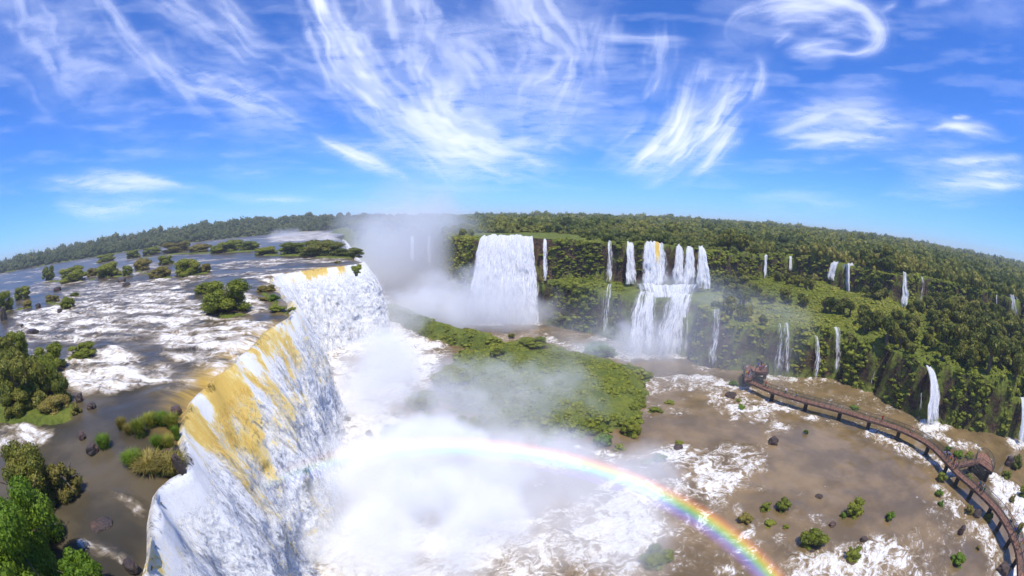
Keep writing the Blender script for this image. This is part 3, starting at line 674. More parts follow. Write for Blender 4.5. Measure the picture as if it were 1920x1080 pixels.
def plant_trees():
    TREES.sort(key=lambda t: np.hypot(t[0][0], t[0][1])); n = 0
    for i, (p, s, zn) in enumerate(TREES[:300]):
        tr, cr = PROT[(i*7) % 6]; az = math.degrees(math.atan2(p[0], p[1]))
        if zn == 'p': lab, g = ('jungle tree in the canopy on top of the upper cliff at the right', 'trees on top of the upper cliff') if az > 52 else ('jungle tree on the plateau edge behind the small isolated falls', 'trees on the plateau edge')
        elif az > 60: lab, g = 'tree of the dark stand on the steep slope at the right edge of the gorge', 'trees on the right slope'
        elif az > 45: lab, g = 'tree on the green step between the paired upper falls and the lower falls', 'trees on the middle of the green step'
        else: lab, g = 'tree on the green step just right of the two-step cascade', 'trees on the near part of the green step'
        e = tag(link('tree', None, None, p, r1.uniform(0, 6.28), (s, s, s*r1.uniform(.8, 1.2))), lab, 'tree', g)
        link('trunk', tr, e); link('crown', cr, e); n += 1
    rest = TREES[300:]
    if rest:
        P = np.array([t[0] for t in rest]); S = np.array([t[1] for t in rest]); S3 = np.stack([S, S, S*1.5], 1)
        stuff('forest', 'jungle behind the row of trees on the upper cliff at the right', 'forest', MID, P, S3, M['forest'], r1)
    print('trees', n, len(rest))
plant_trees()
def undergrowth():
    rng = np.random.default_rng(5)
    i0, i1 = np.searchsorted(TX, (-75, 250)); j0, j1 = np.searchsorted(TY, (-38, 260))
    Z = TZ[i0:i1, j0:j1]; gx = np.diff(Z, axis=0)[:, :-1]; gy = np.diff(Z, axis=1)[:-1]; A = np.sqrt(1+gx**2+gy**2)
    Xc, Yc = np.meshgrid(TX[i0:i1-1], TY[j0:j1-1], indexing='ij'); Zc = np.minimum.reduce([Z[:-1, :-1], Z[1:, :-1], Z[:-1, 1:], Z[1:, 1:]]); Zm = np.maximum.reduce([Z[:-1, :-1], Z[1:, :-1], Z[:-1, 1:], Z[1:, 1:]])
    dL = sd(Xc, Yc, LPOLY); dP = sd(Xc, Yc, PPOLY); dT = sd(Xc, Yc, TPOLY); R = np.hypot(Xc, Yc)
    isle = (np.maximum(sd(Xc, Yc, ISLE), 7-seg_dist(Xc, Yc, RIDGE)) > -4)
    def place(mask, n, lo, hi, name, label, mat):
        w = np.where(mask, A, 0).ravel(); c = rng.choice(w.size, n, p=w/w.sum()); a, b = np.unravel_index(c, A.shape)
        fx, fy, = rng.uniform(0, 1, n), rng.uniform(0, 1, n); x, y = Xc[a, b]+fx, Yc[a, b]+fy
        z = Z[a, b]*(1-fx)*(1-fy)+Z[a+1, b]*fx*(1-fy)+Z[a, b+1]*(1-fx)*fy+Z[a+1, b+1]*fx*fy
        k = clear_of_falls(x, y, 1.5, .9) & (z > .25); x, y, z = x[k], y[k], z[k]
        s = (lo+(hi*1.45-lo)*rng.uniform(0, 1, len(x))**2.2)*(.7+.7*fbm(x/8, y/8, 2, 15))
        stuff(name, label, 'undergrowth', UG, np.stack([x, y, z-.35*s], 1), np.stack([s, s, s*rng.uniform(.45, .9, len(s))], 1), mat, rng); print(name, len(x))
    V = in_view(Xc, Yc) & (Zm > .5) & (dL < -7)
    patch = fbm(Xc/7, Yc/7, 3, 16)+.25*fbm(Xc/2, Yc/2, Z[:-1, :-1]/6, 17) if False else fbm(Xc/7, Yc/7, 3, 16)
    steep = A > 1.8
    place(V & ~isle & (dP < 2.5) & (dT > -5) & (R < 250) & (~steep | (patch > np.where(Xc < 64, .22, .33))), 14500, .45, 1.5, 'undergrowth', 'green brush hanging over the two cliff steps right of the mist', M['bush'])
    place(V & ~isle & ~steep & (dP < 0) & (dT > 0) & (R < 250), 3600, .45, 1.4, 'undergrowth', 'low brush on the flat top of the green step', M['bush'])
    place(V & isle & (fbm(Xc/5, Yc/5, 3, 23) > .43), 4600, .3, 1.05, 'undergrowth', 'mounded green brush covering the low island in the middle of the pool', M['bush'])
    place(V & ~isle & (Xc < 12) & (dP < 2) & (dP > -6) & (R > 150), 1800, .8, 1.8, 'undergrowth', 'brush on the far cliff behind the gorge mist', M['bush'])
undergrowth()
# ---- single shrubs, tussocks and rocks: (base px, base py, width px, height px, kind, label)
BH = [crown(500+i, .5, .8, 26, 3, 3400, .055, .0, .82, .8, (.17, .34)) for i in range(4)]
BX = [crown(540+i, .5, .8, 34, 3, 9000, .036, -.05, .80, .85, (.16, .32)) for i in range(3)]
BM = [crown(520+i, .5, .75, 15, 3, 900, .075, .0, .86, .8, (.20, .38)) for i in range(6)]
def pmesh(nm, p, mat): return mesh(nm, p[0], p[1], mat, {'tint': p[2]})
def stem_mesh():
    ps = []
    for j in range(6):
        a = j*1.05; ps.append(tube([(math.cos(a)*.06, math.sin(a)*.06, -.25), (math.cos(a)*.14, math.sin(a)*.14, .25), (math.cos(a)*.3, math.sin(a)*.3, .55)], [.03, .022, .01], 5))
    return mesh('stem', *join(ps), M['bark'])
STEM = stem_mesh()
def blades(seed, n=900):
    rng = np.random.default_rng(seed); a = rng.uniform(0, 6.283, n); q = np.sqrt(rng.uniform(0, 1, n))*.36; b = np.stack([q*np.cos(a), q*np.sin(a), rng.uniform(0, .12, n)], 1)
    out = np.stack([np.cos(a), np.sin(a), np.zeros(n)], 1)*(.08+q[:, None]*.9)+rng.normal(size=(n, 3))*.07; h = rng.uniform(.35, .72, n)[:, None]
    up = np.array((0, 0, 1.))*h; s = np.stack([-np.sin(a), np.cos(a), 0*a], 1)*.013
    V = np.stack([b-s, b+s, b+out*.5+up*.75+s*.8, b+out*.5+up*.75-s*.8, b+out+up*(.95-.3*rng.uniform(0, 1, (n, 1)))], 1)
    Q = (np.arange(n)[:, None, None]*5+np.array([[0, 1, 2, 3], [3, 2, 4, 4]])[None]).reshape(-1, 4)
    cv, cq = CS[6]; m = cv*np.array((.42, .42, .3))*(1+.3*(vn(cv[:, 0]*3, cv[:, 1]*3, cv[:, 2]*3, seed)-.5))[:, None]
    Q[1::2, 3] = Q[1::2, 2]
    Vb = V.reshape(-1, 3); T = np.repeat(rng.uniform(.25, 1, n), 5)
    # tips as thin quads: duplicate tip vertex slightly apart
    tip2 = V[:, 4]+s*.3; Vb = np.vstack([Vb, tip2]); Q[1::2, 3] = len(V)*5+np.arange(n); T = np.r_[T, T[4::5]]
    return np.vstack([Vb, m]), np.vstack([Q, cq+len(Vb)]), np.r_[T, np.full(len(m), .25)]
BL = [blades(600+i) for i in range(4)]
def rock_mesh(seed, moss=False):
    v, q = CS[8]; d = 1+.75*(fbm(v[:, 0]*1.6+seed, v[:, 1]*1.6, 3, seed, v[:, 2]*1.6)-.5)*1.5
    w = v*d[:, None]*.5; w = np.where(np.abs(w) > .36, np.sign(w)*(.36+(np.abs(w)-.36)*.4), w)
    return mesh('rock', w, q, M['rock'], smooth=False)
RK = [rock_mesh(700+i) for i in range(6)]
SH_H = {k: [pmesh('foliage', p, M[k]) for p in BH] for k in ('forest', 'bush', 'lime', 'dry')}
SH_X = {k: [pmesh('foliage', p, M[k]) for p in BX] for k in ('forest', 'bush', 'dry')}
SH_M = {k: [pmesh('foliage', p, M[k]) for p in BM] for k in ('forest', 'bush', 'lime', 'dry')}
GR = {k: [pmesh('grass_blades', p, M[k]) for p in BL] for k in ('bush', 'lime', 'dry')}
cnt = [0]
def shrub(px, py, w, h, kind, label, group, z=26.0):
    if group == 'shrubs on the upper river': w, h = w*1.2, h*.88
    i = cnt[0]; cnt[0] += 1
    p = at(px, py, z); m = mpp(p); W = w*m; W *= 1.1; Hh = max(h*m*.92, W*.3); D = W*(.8+.05*(i % 6))
    p = p*np.array((1, 1, 1))+np.array((p[0], p[1], 0))/np.hypot(p[0], p[1])*D*.35
    e = tag(link('shrub', None, None, (p[0], p[1], z-.25), i*1.37), label, 'shrub', group)
    big = w > 45; fm = (SH_X if W > 5.5 and kind != 'lime' else SH_H if big else SH_M)[kind]
    f = link('foliage', fm[i % len(fm)], e, None, 0, (W, D, Hh*1.15))
    if w > 16: link('stem', STEM, e, None, 0, (W, D, Hh))
    if w > 34: link('rock_footing', RK[i % 6], e, (0, 0, .05), i*.7, (W*.85, D*.85, max(.5, Hh*.22)))
    return e
def tussock(px, py, w, h, kind, label, z=26.0):
    i = cnt[0]; cnt[0] += 1
    p = at(px, py, z); m = mpp(p); W = w*m; Hh = h*m
    e = tag(link('grass_tussock', None, None, (p[0], p[1], z-.1), i*1.1), label, 'grass tussock', 'grass tussocks near the lip')
    link('grass_blades', GR[kind][i % 4], e, None, 0, (W*1.25, W*1.15, Hh*1.5)); link('rock_footing', RK[i % 6], e, (0, 0, 0), i, (W*.9, W*.85, Hh*.55))
def rock(px, py, w, h, label, z=26.0):
    i = cnt[0]; cnt[0] += 1
    p = at(px, py, z); m = mpp(p); tag(link('rock', RK[i % 6], None, (p[0], p[1], z+h*m*.12), i*1.9, (w*m*1.25, w*m*1.0, h*m*1.35)), label, 'rock', 'rocks in the rapids')
gU = 'shrubs on the upper river'
for a in [
 (428, 592, 104, 92, 'bush', 'largest round leafy shrub standing in the rapids close to the lip of the falls'), (385, 552, 44, 30, 'bush', 'low dark shrub tucked against the left of the large round shrub'),
 (605, 482, 90, 48, 'forest', 'tallest dark shrub of the island at the far end of the lip'), (555, 478, 70, 36, 'bush', 'wide green shrub left of the tallest shrub at the far lip'), (655, 483, 50, 26, 'forest', 'low shrub trailing down at the very end of the far lip'), (500, 478, 46, 18, 'bush', 'flat shrub at the left tip of the far lip island'), (632, 494, 18, 10, 'dry', 'tiny bush on a rock at the edge of the far lip'), (668, 512, 22, 26, 'bush', 'mossy hanging shrub in the gap of the curtain at the far lip'),
 (352, 518, 60, 48, 'bush', 'rounded shrub with pale top in midstream, between two looser bushes'), (385, 512, 24, 26, 'dry', 'thin yellowish bush beside the rounded midstream shrub'), (300, 523, 44, 30, 'dry', 'olive bush in midstream left of the rounded shrub'), (268, 508, 34, 34, 'dry', 'reddish olive bush on a rocky shoal in midstream'), (310, 497, 30, 26, 'bush', 'small upright bush behind the olive midstream bush'), (240, 517, 26, 26, 'bush', 'small round bush at the right end of the long shoal'), (205, 521, 52, 40, 'bush', 'broad bush in the middle of the long shoal'), (138, 529, 60, 38, 'bush', 'broad bush at the left end of the long shoal'), (92, 526, 26, 34, 'bush', 'slim upright bush standing alone left of the long shoal'), (175, 518, 30, 22, 'dry', 'low tawny bush between the two broad bushes of the long shoal'),
 (420, 474, 60, 20, 'bush', 'flat bush in the row behind the midstream bushes, towards the middle'), (462, 470, 50, 20, 'bush', 'flat bush at the right of the row behind the midstream bushes'), (375, 474, 50, 22, 'dry', 'tawny flat bush in the row behind the midstream bushes'), (330, 474, 60, 18, 'dry', 'long tawny bush in the row behind the midstream bushes'), (285, 478, 40, 16, 'bush', 'low bush at the left of the row behind the midstream bushes'), (250, 484, 28, 22, 'bush', 'small knobbly bush left of the far row'), (200, 491, 40, 18, 'bush', 'small flat bush far left of the far row'), (350, 462, 18, 18, 'bush', 'little peaked bush rising behind the far row'), (440, 462, 40, 12, 'bush', 'thin strip of bush at the back of the upper river'),
 (10, 585, 40, 48, 'bush', 'bush cut by the left edge of the view above the rapids'), (42, 562, 36, 30, 'bush', 'bush next to the one cut by the left edge of the view'), (52, 578, 22, 20, 'dry', 'reedy tuft bush near the left edge of the view'), (98, 566, 34, 18, 'dry', 'low dry bush with a rock, above the left rapids'), (128, 578, 32, 28, 'bush', 'bush on a dark rock at the top of the left rapids'), (140, 556, 22, 10, 'bush', 'flat little bush right of the dark rock bush'),
 (158, 672, 62, 32, 'bush', 'oval dark green bush alone in the white rapids'), (500, 548, 34, 18, 'dry', 'brown heathy bush on the rocks right of the large round shrub'), (515, 566, 22, 24, 'lime', 'bright green little bush on the rocks right of the large round shrub'), (495, 565, 26, 16, 'dry', 'brownish bush left of the bright little bush'), (522, 586, 36, 20, 'bush', 'mossy bush in front of the bright little bush'), (547, 583, 18, 12, 'bush', 'small mossy bush on the lip, rightmost of the rock group'),
]: shrub(*a, gU)
gB = 'shrubs of the left bank thicket'
for a in [(60, 775, 130, 130, 'forest', 'tall dark thicket shrub on the rocky islet at the left'), (10, 740, 120, 130, 'forest', 'thicket shrub cut by the left edge of the view'), (110, 785, 80, 45, 'dry', 'low tawny shrub at the foot of the left thicket'), (100, 700, 80, 60, 'bush', 'paler shrub behind the tall dark thicket'), (35, 690, 90, 70, 'bush', 'leafy shrub at the back of the left thicket'), (90, 745, 90, 90, 'bush', 'full green shrub in the middle of the left thicket'), (122, 760, 50, 70, 'forest', 'upright dark shrub at the right end of the left thicket'), (40, 790, 80, 60, 'forest', 'dark shrub in front of the left thicket'), (145, 778, 26, 30, 'dry', 'small golden tuft shrub at the right tip of the left thicket')]: shrub(*a, gB)
for a in [(230, 803, 18, 20, 'dry', 'brown tussock, leftmost of the row above the lip'), (243, 812, 16, 18, 'dry', 'brown tussock, second of the row above the lip'), (264, 815, 24, 30, 'bush', 'tall green tussock in the middle of the row above the lip'), (284, 796, 26, 20, 'bush', 'tussock behind the tall one in the row above the lip'), (305, 793, 24, 20, 'lime', 'bright tussock in the row above the lip, second from the right'), (323, 796, 24, 20, 'bush', 'rightmost tussock of the row above the lip'), (331, 816, 14, 18, 'lime', 'small bright tussock on the very lip'), (298, 838, 20, 22, 'lime', 'bright tussock above the reddish rock, left half'), (317, 838, 22, 22, 'bush', 'tussock above the reddish rock, right half'), (196, 836, 24, 20, 'lime', 'small round bright tussock alone on a rock in dark water'), (250, 868, 32, 22, 'lime', 'green left end of the grassy mat at the lip'), (280, 874, 50, 19, 'dry', 'brown middle of the grassy mat at the lip'), (318, 874, 50, 18, 'dry', 'brown right end of the grassy mat at the lip')]: tussock(*a)
for a in [(155, 822, 20, 16, 'dark rock standing in the brown channel'), (174, 848, 24, 20, 'flat brown rock beside the lone round tussock'), (172, 766, 18, 13, 'small black rock off the tip of the left thicket'), (150, 752, 16, 20, 'pointed black rock touching the left thicket'), (320, 852, 40, 14, 'reddish rock under two tussocks at the lip'), (338, 885, 22, 50, 'dark wet rock rib dividing the curtain at the lip'), (228, 529, 16, 9, 'left one of two dark rocks in white water upstream'), (237, 536, 16, 9, 'right one of two dark rocks in white water upstream'), (72, 577, 12, 10, 'round dark rock in the left rapids'), (108, 545, 16, 10, 'brown boulder by the dry bush above the left rapids'), (42, 613, 10, 7, 'tiny dark rock in the left rapids'), (112, 585, 10, 8, 'little rock left of the dark rock bush'), (60, 625, 26, 10, 'low dark ledge above the left thicket'), (8, 600, 14, 30, 'dark rock at the left edge of the view'), (190, 985, 46, 6, 'large dark submerged rock near the foreground leaves'), (245, 1062, 30, 16, 'reddish rock at the lip at the bottom of the view'), (330, 770, 22, 10, 'low dark rock sill on the lip')]: rock(*a)
gP = 'shrubs standing in the pool'
for a in [
 (1432, 960, 32, 26, 'bush', 'bush at the left of the joined pair in the brown pool'), (1464, 960, 38, 32, 'bush', 'bush at the right of the joined pair in the brown pool'), (1592, 972, 46, 42, 'bush', 'bush with a smaller lobe alone in the middle of the brown pool'), (1578, 973, 18, 18, 'lime', 'small bright bush stuck to the middle pool bush'), (1663, 979, 25, 22, 'lime', 'small round bush furthest out in the calm brown pool'), (1515, 1034, 55, 46, 'bush', 'largest dome shaped bush in the lower right pool'), (1592, 1054, 44, 36, 'bush', 'tilted oval bush right of the largest dome in the pool'), (1225, 1066, 72, 36, 'bush', 'wide low dome bush ringed by foam below the rainbow'), (1392, 984, 38, 26, 'dry', 'rusty green bush inside the arc of the rainbow band'), (1437, 990, 32, 14, 'bush', 'flat bush right of the rusty green bush'), (1472, 993, 15, 12, 'bush', 'little knob bush right of the flat bush'), (1790, 1064, 38, 24, 'lime', 'bright narrow bush near the lower right corner'), (1832, 1032, 14, 14, 'dry', 'tiny dark bush in white water near the lower right corner'), (1763, 906, 28, 24, 'bush', 'bush below the bend of the walkway'), (1757, 933, 22, 16, 'lime', 'second bush down the line below the bend of the walkway'), (1762, 950, 16, 14, 'lime', 'third bush down the line below the bend of the walkway'), (1813, 966, 24, 22, 'dry', 'brown bush on a rock left of the walkway leg'), (1850, 978, 24, 20, 'bush', 'dark green bush close under the walkway'), (1235, 868, 40, 20, 'lime', 'round bush in foam just above the rainbow'), (1212, 873, 30, 8, 'bush', 'flat bush below the round bush above the rainbow'), (1024, 846, 38, 24, 'lime', 'bright bush at the upper rim of the rainbow'), (1038, 826, 22, 14, 'bush', 'small bush behind the bright bush at the rim of the rainbow'), (1128, 842, 44, 34, 'lime', 'bright bush at the lower tip of the island'), (1160, 846, 26, 16, 'bush', 'small bush trailing off the lower tip of the island'), (1182, 818, 50, 34, 'bush', 'misty bush off the right of the lower tip of the island'), (1110, 818, 30, 26, 'bush', 'misty bush left of the lower tip of the island'), (1510, 814, 13, 13, 'lime', 'tiny bright bush alone in the shallows left of the walkway'), (1225, 775, 34, 12, 'bush', 'flat bush in the shallows right of the island'), (1255, 760, 24, 8, 'bush', 'faint flat bush at the edge of the rapids'), (1374, 726, 24, 14, 'lime', 'bright bush in the rapids just left of the platform'), (1390, 768, 24, 12, 'lime', 'bright flat bush in the rapids below the platform'), (1385, 754, 14, 8, 'bush', 'tiny bush in the rapids below the platform'), (1210, 712, 40, 16, 'bush', 'low bush at the right end of the island'), (1895, 944, 16, 20, 'dry', 'small bush in the white chute right of the walkway'), (1912, 935, 26, 26, 'bush', 'leafy bush beyond the white chute at the right edge of the view'), (1885, 900, 26, 20, 'bush', 'bush right of the side platform'), (1775, 848, 24, 16, 'lime', 'bright bush behind the walkway before its bend'), (1795, 860, 30, 16, 'lime', 'bright bush between the walkway and the side platform'), (1816, 862, 26, 14, 'bush', 'bush at the foot of the side platform'), (1815, 902, 22, 14, 'bush', 'bush in the fork under the side platform'), (1906, 1000, 20, 24, 'dry', 'bush at the right edge of the walkway near the corner'), (1900, 880, 30, 30, 'forest', 'dark bush by the boulder at the right edge'), (1600, 770, 30, 8, 'lime', 'flat bush beyond the walkway in mid span'), (1272, 835, 20, 12, 'bush', 'misty bush in foam right of the round bush above the rainbow'),
]: shrub(*a, gP, 0.0)
for a in [(745, 834, 64, 40, 'lime', 'yellow green mossy knoll rising from the spray'), (800, 812, 56, 38, 'bush', 'grey green knoll behind the yellow green one in the spray'), (793, 772, 72, 36, 'bush', 'dark mossy knoll half hidden in the white spray'), (850, 740, 90, 56, 'bush', 'rounded green knoll at the left end of the island'), (872, 768, 50, 40, 'bush', 'green knoll between the island and the spray'), (880, 820, 70, 40, 'bush', 'hazy knoll below the island'), (958, 636, 18, 16, 'forest', 'lone round bush on the crest of the island against the mist'), (1124, 674, 74, 30, 'lime', 'bright flowering patch of brush on the island crest'), (1000, 655, 60, 22, 'bush', 'dense bush mass on the island crest left of the bright patch'), (935, 672, 34, 24, 'forest', 'dark bush on the left shoulder of the island'), (770, 605, 60, 22, 'bush', 'misty bush on the ridge at the foot of the far end of the curtain'), (870, 636, 40, 24, 'forest', 'dark bush at the near end of the misty ridge')]:
    px, py = a[:2]; zz = 0.0
    for _ in range(4): q = at(px, py, zz); zz = max(-.1, float(ground(q[0], q[1])))
    shrub(*a, 'knolls and bushes around the island', zz)
for a in [(1560, 985, 14, 8, 'small wet rock by the flat bush in the pool'), (1535, 932, 14, 6, 'low rock awash between the pool bushes'), (1800, 1000, 12, 22, 'slab of wet rock left of the brown bush'), (1620, 1012, 16, 8, 'dark rock under the tilted oval bush'), (1880, 1072, 30, 16, 'rock in white water at the lower right corner'), (1832, 965, 22, 10, 'dark rocks awash under the walkway'), (1890, 872, 16, 22, 'tall boulder at the right edge of the view'), (1370, 742, 24, 8, 'rock shelf in the rapids by the platform'), (1272, 840, 16, 10, 'dark rock in foam right of the island tip'), (712, 690, 20, 8, 'mossy rock at the foot of the curtain'), (650, 787, 16, 8, 'dark rock in the spray at the foot of the curtain'), (692, 815, 16, 10, 'green rock in the spray left of the yellow green knoll'), (1450, 830, 22, 14, 'wet rock in the rapids below the walkway')]: rock(*a, 0.0)
def near_tree(nm, center, R, H, nleaf, lsz, mat, label, seed, foot):
    v, q, t = crown(seed, R, H, 46, 3, nleaf, lsz, -.15, .72, .8, (.12, .25)); c = np.array(center); f = np.array(foot)
    e = tag(link(nm, None, None, f), label, 'tree'); rel = c-f
    link('crown', mesh('crown', v+rel-np.array((0, 0, H*.35)), q, mat, {'tint': t}), e)
    ps = [tube([(0, 0, -.6), rel*.5+(.2, .1, 0), rel], [.28, .2, .1])]
    for j in range(7):
        a = j*.9; ps.append(tube([rel*.55, rel+np.array((math.cos(a), math.sin(a), .1))*R*.4, rel+np.array((math.cos(a)*R*.8, math.sin(a)*R*.8, H*.15*((j % 3)-.5)))], [.1, .07, .03], 5))
    link('trunk', mesh('trunk', *join(ps), M['bark']), e)
def near_trees():
    c = at_dist(20, 1010, 26); near_tree('tree', c, 6.0, 6.2, 40000, .2, M['lime'], 'bright leafy tree crown filling the lower left corner of the view', 801, (c[0]-.5, c[1], 25.6))
    c = at_dist(150, 1085, 20.5); near_tree('tree', c, 2.3, 2.0, 6000, .18, M['lime'], 'low bright branch tips at the bottom edge of the view beside the dark water', 803, (c[0]-1, c[1]-1, 25.6))
    c = at_dist(45, 900, 33); near_tree('tree', c, 3.9, 4.8, 15000, .19, M['forest'], 'darker open tree behind the bright crown at the lower left', 802, (c[0], c[1], 25.6))
    c = at_dist(118, 900, 32); near_tree('tree', c, 2.1, 2.6, 2600, .19, M['dry'], 'sparse tree with thin brownish twigs leaning over the dark channel', 804, (c[0]-.8, c[1], 25.6))
near_trees()
print('veg', time.time()-T0)
# ------------------------------------------------------------------ walkway and people
def flat(n_, col, rough=.7, spec=.2, ns=None):
    n = NT(n_)
    if ns: 
        a = n.noise(n.mapv(n.pos(), ns), 1, 4); c = n.mix(n.smooth(a, .3, .7), tuple(x*.6 for x in col), tuple(min(1, x*1.3) for x in col)); return n.done(n.bsdf(c, rough, spec))
    return n.done(n.bsdf(col, rough, spec))
M['plank'] = flat('reddish_planks', (.24, .125, .082), .8, .15, (2.2, 2.2, 1)); M['beam'] = flat('weathered_steel', (.14, .085, .06), .6, .3, (1, 1, 1))
M['rail'] = flat('green_grey_rail', (.07, .085, .07), .5, .4); M['pier'] = flat('wet_concrete', (.05, .042, .036), .8, .2, (.7, .7, .7))
DZ = 2.6
WALK = [at(*p, DZ) for p in [(1400, 712), (1450, 733), (1513, 752), (1577, 769), (1632, 786), (1688, 804), (1743, 832), (1779, 866), (1800, 889), (1827, 912), (1862, 945), (1882, 970), (1900, 1002), (1913, 1040), (1916, 1085)]]
def build_bridge():
    root = tag(link('footbridge', None, None, tuple(WALK[6])), 'long brown raised walkway curving across the pool with railings and concrete piers', 'footbridge'); o = np.array(WALK[6])
    W = 1.9
    C = catmull(np.array(WALK)[:, :2], 1.0)
    ci = [0]
    def part(nm, parts, mat): return link(nm, mesh(nm, *join(parts), mat, smooth=False), root)
    def rail_run(Pt):                         # posts, top rail, wires and balusters along one open line of points
        r = []
        for a, b in zip(Pt[:-1], Pt[1:]):
            for h, w in ((1.12, .085), (.78, .03), (.52, .03), (.27, .03)): r.append(bar(a+(0, 0, h), b+(0, 0, h), w, w))
            m = max(2, int(np.linalg.norm(b-a)/.24))
            for q in range(1, m): c = a+(b-a)*q/m; r.append(bar(c+(0, 0, .05), c+(0, 0, 1.08), .022, .022))
        for a in Pt: r.append(bar(a-(0, 0, .12), a+(0, 0, 1.1), .07, .07))
        part('railing', r, M['rail'])
    def run(C2, W, z0, gap=None):
        C2, _ = resample(C2, 1.6); T = np.gradient(C2, axis=0); T /= np.linalg.norm(T, axis=1)[:, None]; N = np.stack([T[:, 1], -T[:, 0]], 1)
        P = lambda i, s, z: np.array((*(C2[i]+N[i]*s*W/2), z))-o
        deck, beam = [], {-1: [], 1: []}
        for i in range(len(C2)-1):
            v = np.array([P(i, -1, z0), P(i, 1, z0), P(i+1, 1, z0), P(i+1, -1, z0)]); v2 = v-(0, 0, .12)
            deck.append((np.vstack([v, v2]), np.array([[0, 1, 2, 3], [7, 6, 5, 4], [0, 4, 5, 1], [1, 5, 6, 2], [2, 6, 7, 3], [3, 7, 4, 0]])))
            for s in (-1, 1): beam[s].append(bar(P(i, s*1.04, z0-.22), P(i+1, s*1.04, z0-.22), .1, .42))
        part('deck', deck, M['plank'])
        for s in (-1, 1):
            part('side_beam', beam[s], M['beam']); cur = []
            for i in range(len(C2)):
                if gap is not None and s < 0 and np.linalg.norm(C2[i]-gap) < 2.0:
                    if len(cur) > 1: rail_run(cur)
                    cur = []; continue
                cur.append(P(i, s*.98, z0))
            if len(cur) > 1: rail_run(cur)
    spur = np.array([at(*p, DZ)[:2] for p in [(1790, 873), (1815, 868), (1833, 864)]]); jn = spur[0]
    run(C, W, DZ, jn); run(spur, 1.6, DZ+.01)
    def platform(ring, zz):
        top = np.array([(*p, zz) for p in ring])-o; ctr = top.mean(0); n_ = len(ring); deck, beam = [], []
        for i in range(n_):
            a, b = top[i], top[(i+1) % n_]; v = np.array([ctr, a, (a+b)/2, b]); v2 = v-(0, 0, .2)
            deck.append((np.vstack([v, v2]), np.array([[0, 1, 2, 3], [7, 6, 5, 4], [0, 4, 5, 1], [1, 5, 6, 2], [2, 6, 7, 3]])))
            beam.append(bar(a-(0, 0, .25), b-(0, 0, .25), .1, .46))
        part('viewing_deck', deck, M['plank']); part('side_beam', beam, M['beam']); rail_run(list(top))
    platform(np.array([at(*p, DZ)[:2] for p in [(1829, 866), (1831, 852), (1842, 848), (1852, 853), (1860, 864), (1863, 878), (1861, 886), (1848, 876), (1838, 869)]]), DZ+.02)
    platform(np.array([at(*p, DZ+.6)[:2] for p in [(1396, 713), (1394, 689), (1404, 684), (1412, 688), (1424, 686), (1438, 690), (1440, 700), (1418, 702), (1409, 712)]]), DZ+.6)
    platform(np.array([at(*p, DZ+1.9)[:2] for p in [(1416, 696), (1421, 686), (1431, 685), (1440, 688), (1440, 697), (1428, 698)]]), DZ+1.9)
    piers = [tuple(w[:2]) for w in WALK[1:-1]]+[tuple(at(*p, DZ)[:2]) for p in [(1823, 867), (1855, 881), (1436, 694), (1398, 700)]]
    for x, y in piers:
        a = math.atan2(y, x); v = [box((0, 0, -DZ/2-1.0), (.75, 1.1, DZ+1.4), a), box((0, 0, -.52), (.8, 2.0, .34), a)]
        link('pier', mesh('pier', *join(v), M['pier'], smooth=False), root, np.array((x, y, DZ))-o)
    return C
WC = build_bridge()
def body_mesh(arms):
    P = {}
    pts = [(0, 0, .93), (0, 0, 1.12), (0, .01, 1.32), (0, .01, 1.46), (0, .0, 1.53), (0, .02, 1.63), (0, .02, 1.72)]; rad = [(.145, .105), (.13, .095), (.165, .105), (.13, .085), (.055, .055), (.082, .095), (.065, .08)]
    ed = [(i, i+1) for i in range(6)]
    for s in (-1, 1):
        k = len(pts); pts += [(s*.09, 0, .86), (s*.10, .015, .48), (s*.10, -.01, .09), (s*.105, .12, .035)]; rad += [(.088, .095), (.062, .065), (.042, .045), (.04, .03)]; ed += [(0, k), (k, k+1), (k+1, k+2), (k+2, k+3)]
        k = len(pts)
        a = arms[0 if s < 0 else 1]
        pts += [(s*.19, 0, 1.42)]+[(s*q[0], q[1], q[2]) for q in a]; rad += [(.058, .058), (.045, .045), (.034, .034), (.038, .022)]; ed += [(3, k), (k, k+1), (k+1, k+2), (k+2, k+3)]
        h = np.array(pts[k+3]); f = h-np.array(pts[k+2]); f = f/np.linalg.norm(f)
        for j in range(-2, 3):   # four fingers and a thumb
            m = len(pts); off = np.array((0.016*j, .006 if j else 0, 0)); pts += [tuple(h+f*.05+off*1.2), tuple(h+f*(.095 if j != -2 else .06)+off*1.5)]; rad += [(.009, .009), (.007, .007)]; ed += [(k+3, m), (m, m+1)]
    me = bpy.data.meshes.new('tmp'); me.from_pydata(pts, ed, []); ob = bpy.data.objects.new('tmp', me); COL.objects.link(ob)
    md = ob.modifiers.new('s', 'SKIN'); me.skin_vertices[0].data[0].use_root = True
    for i, r in enumerate(rad): me.skin_vertices[0].data[i].radius = r
    sb = ob.modifiers.new('d', 'SUBSURF'); sb.levels = sb.render_levels = 1
    dg = bpy.context.evaluated_depsgraph_get(); m2 = bpy.data.meshes.new_from_object(ob.evaluated_get(dg)); bpy.data.objects.remove(ob); bpy.data.meshes.remove(me)
    n = len(m2.vertices); co = np.empty(n*3, np.float32); m2.vertices.foreach_get('co', co); co = co.reshape(-1, 3)
    # face: brow, nose and chin pulled from the head
    hd = co[:, 2] > 1.55; nose = np.exp(-((co[:, 0]/.022)**2+((co[:, 2]-1.645)/.03)**2))*(co[:, 1] > .05)*hd; co[:, 1] += nose*.03
    m2.vertices.foreach_set('co', co.ravel()); m2.update(); m2.name = 'person'
    F_ = [tuple(p.vertices) for p in m2.polygons]
    return m2, co, F_
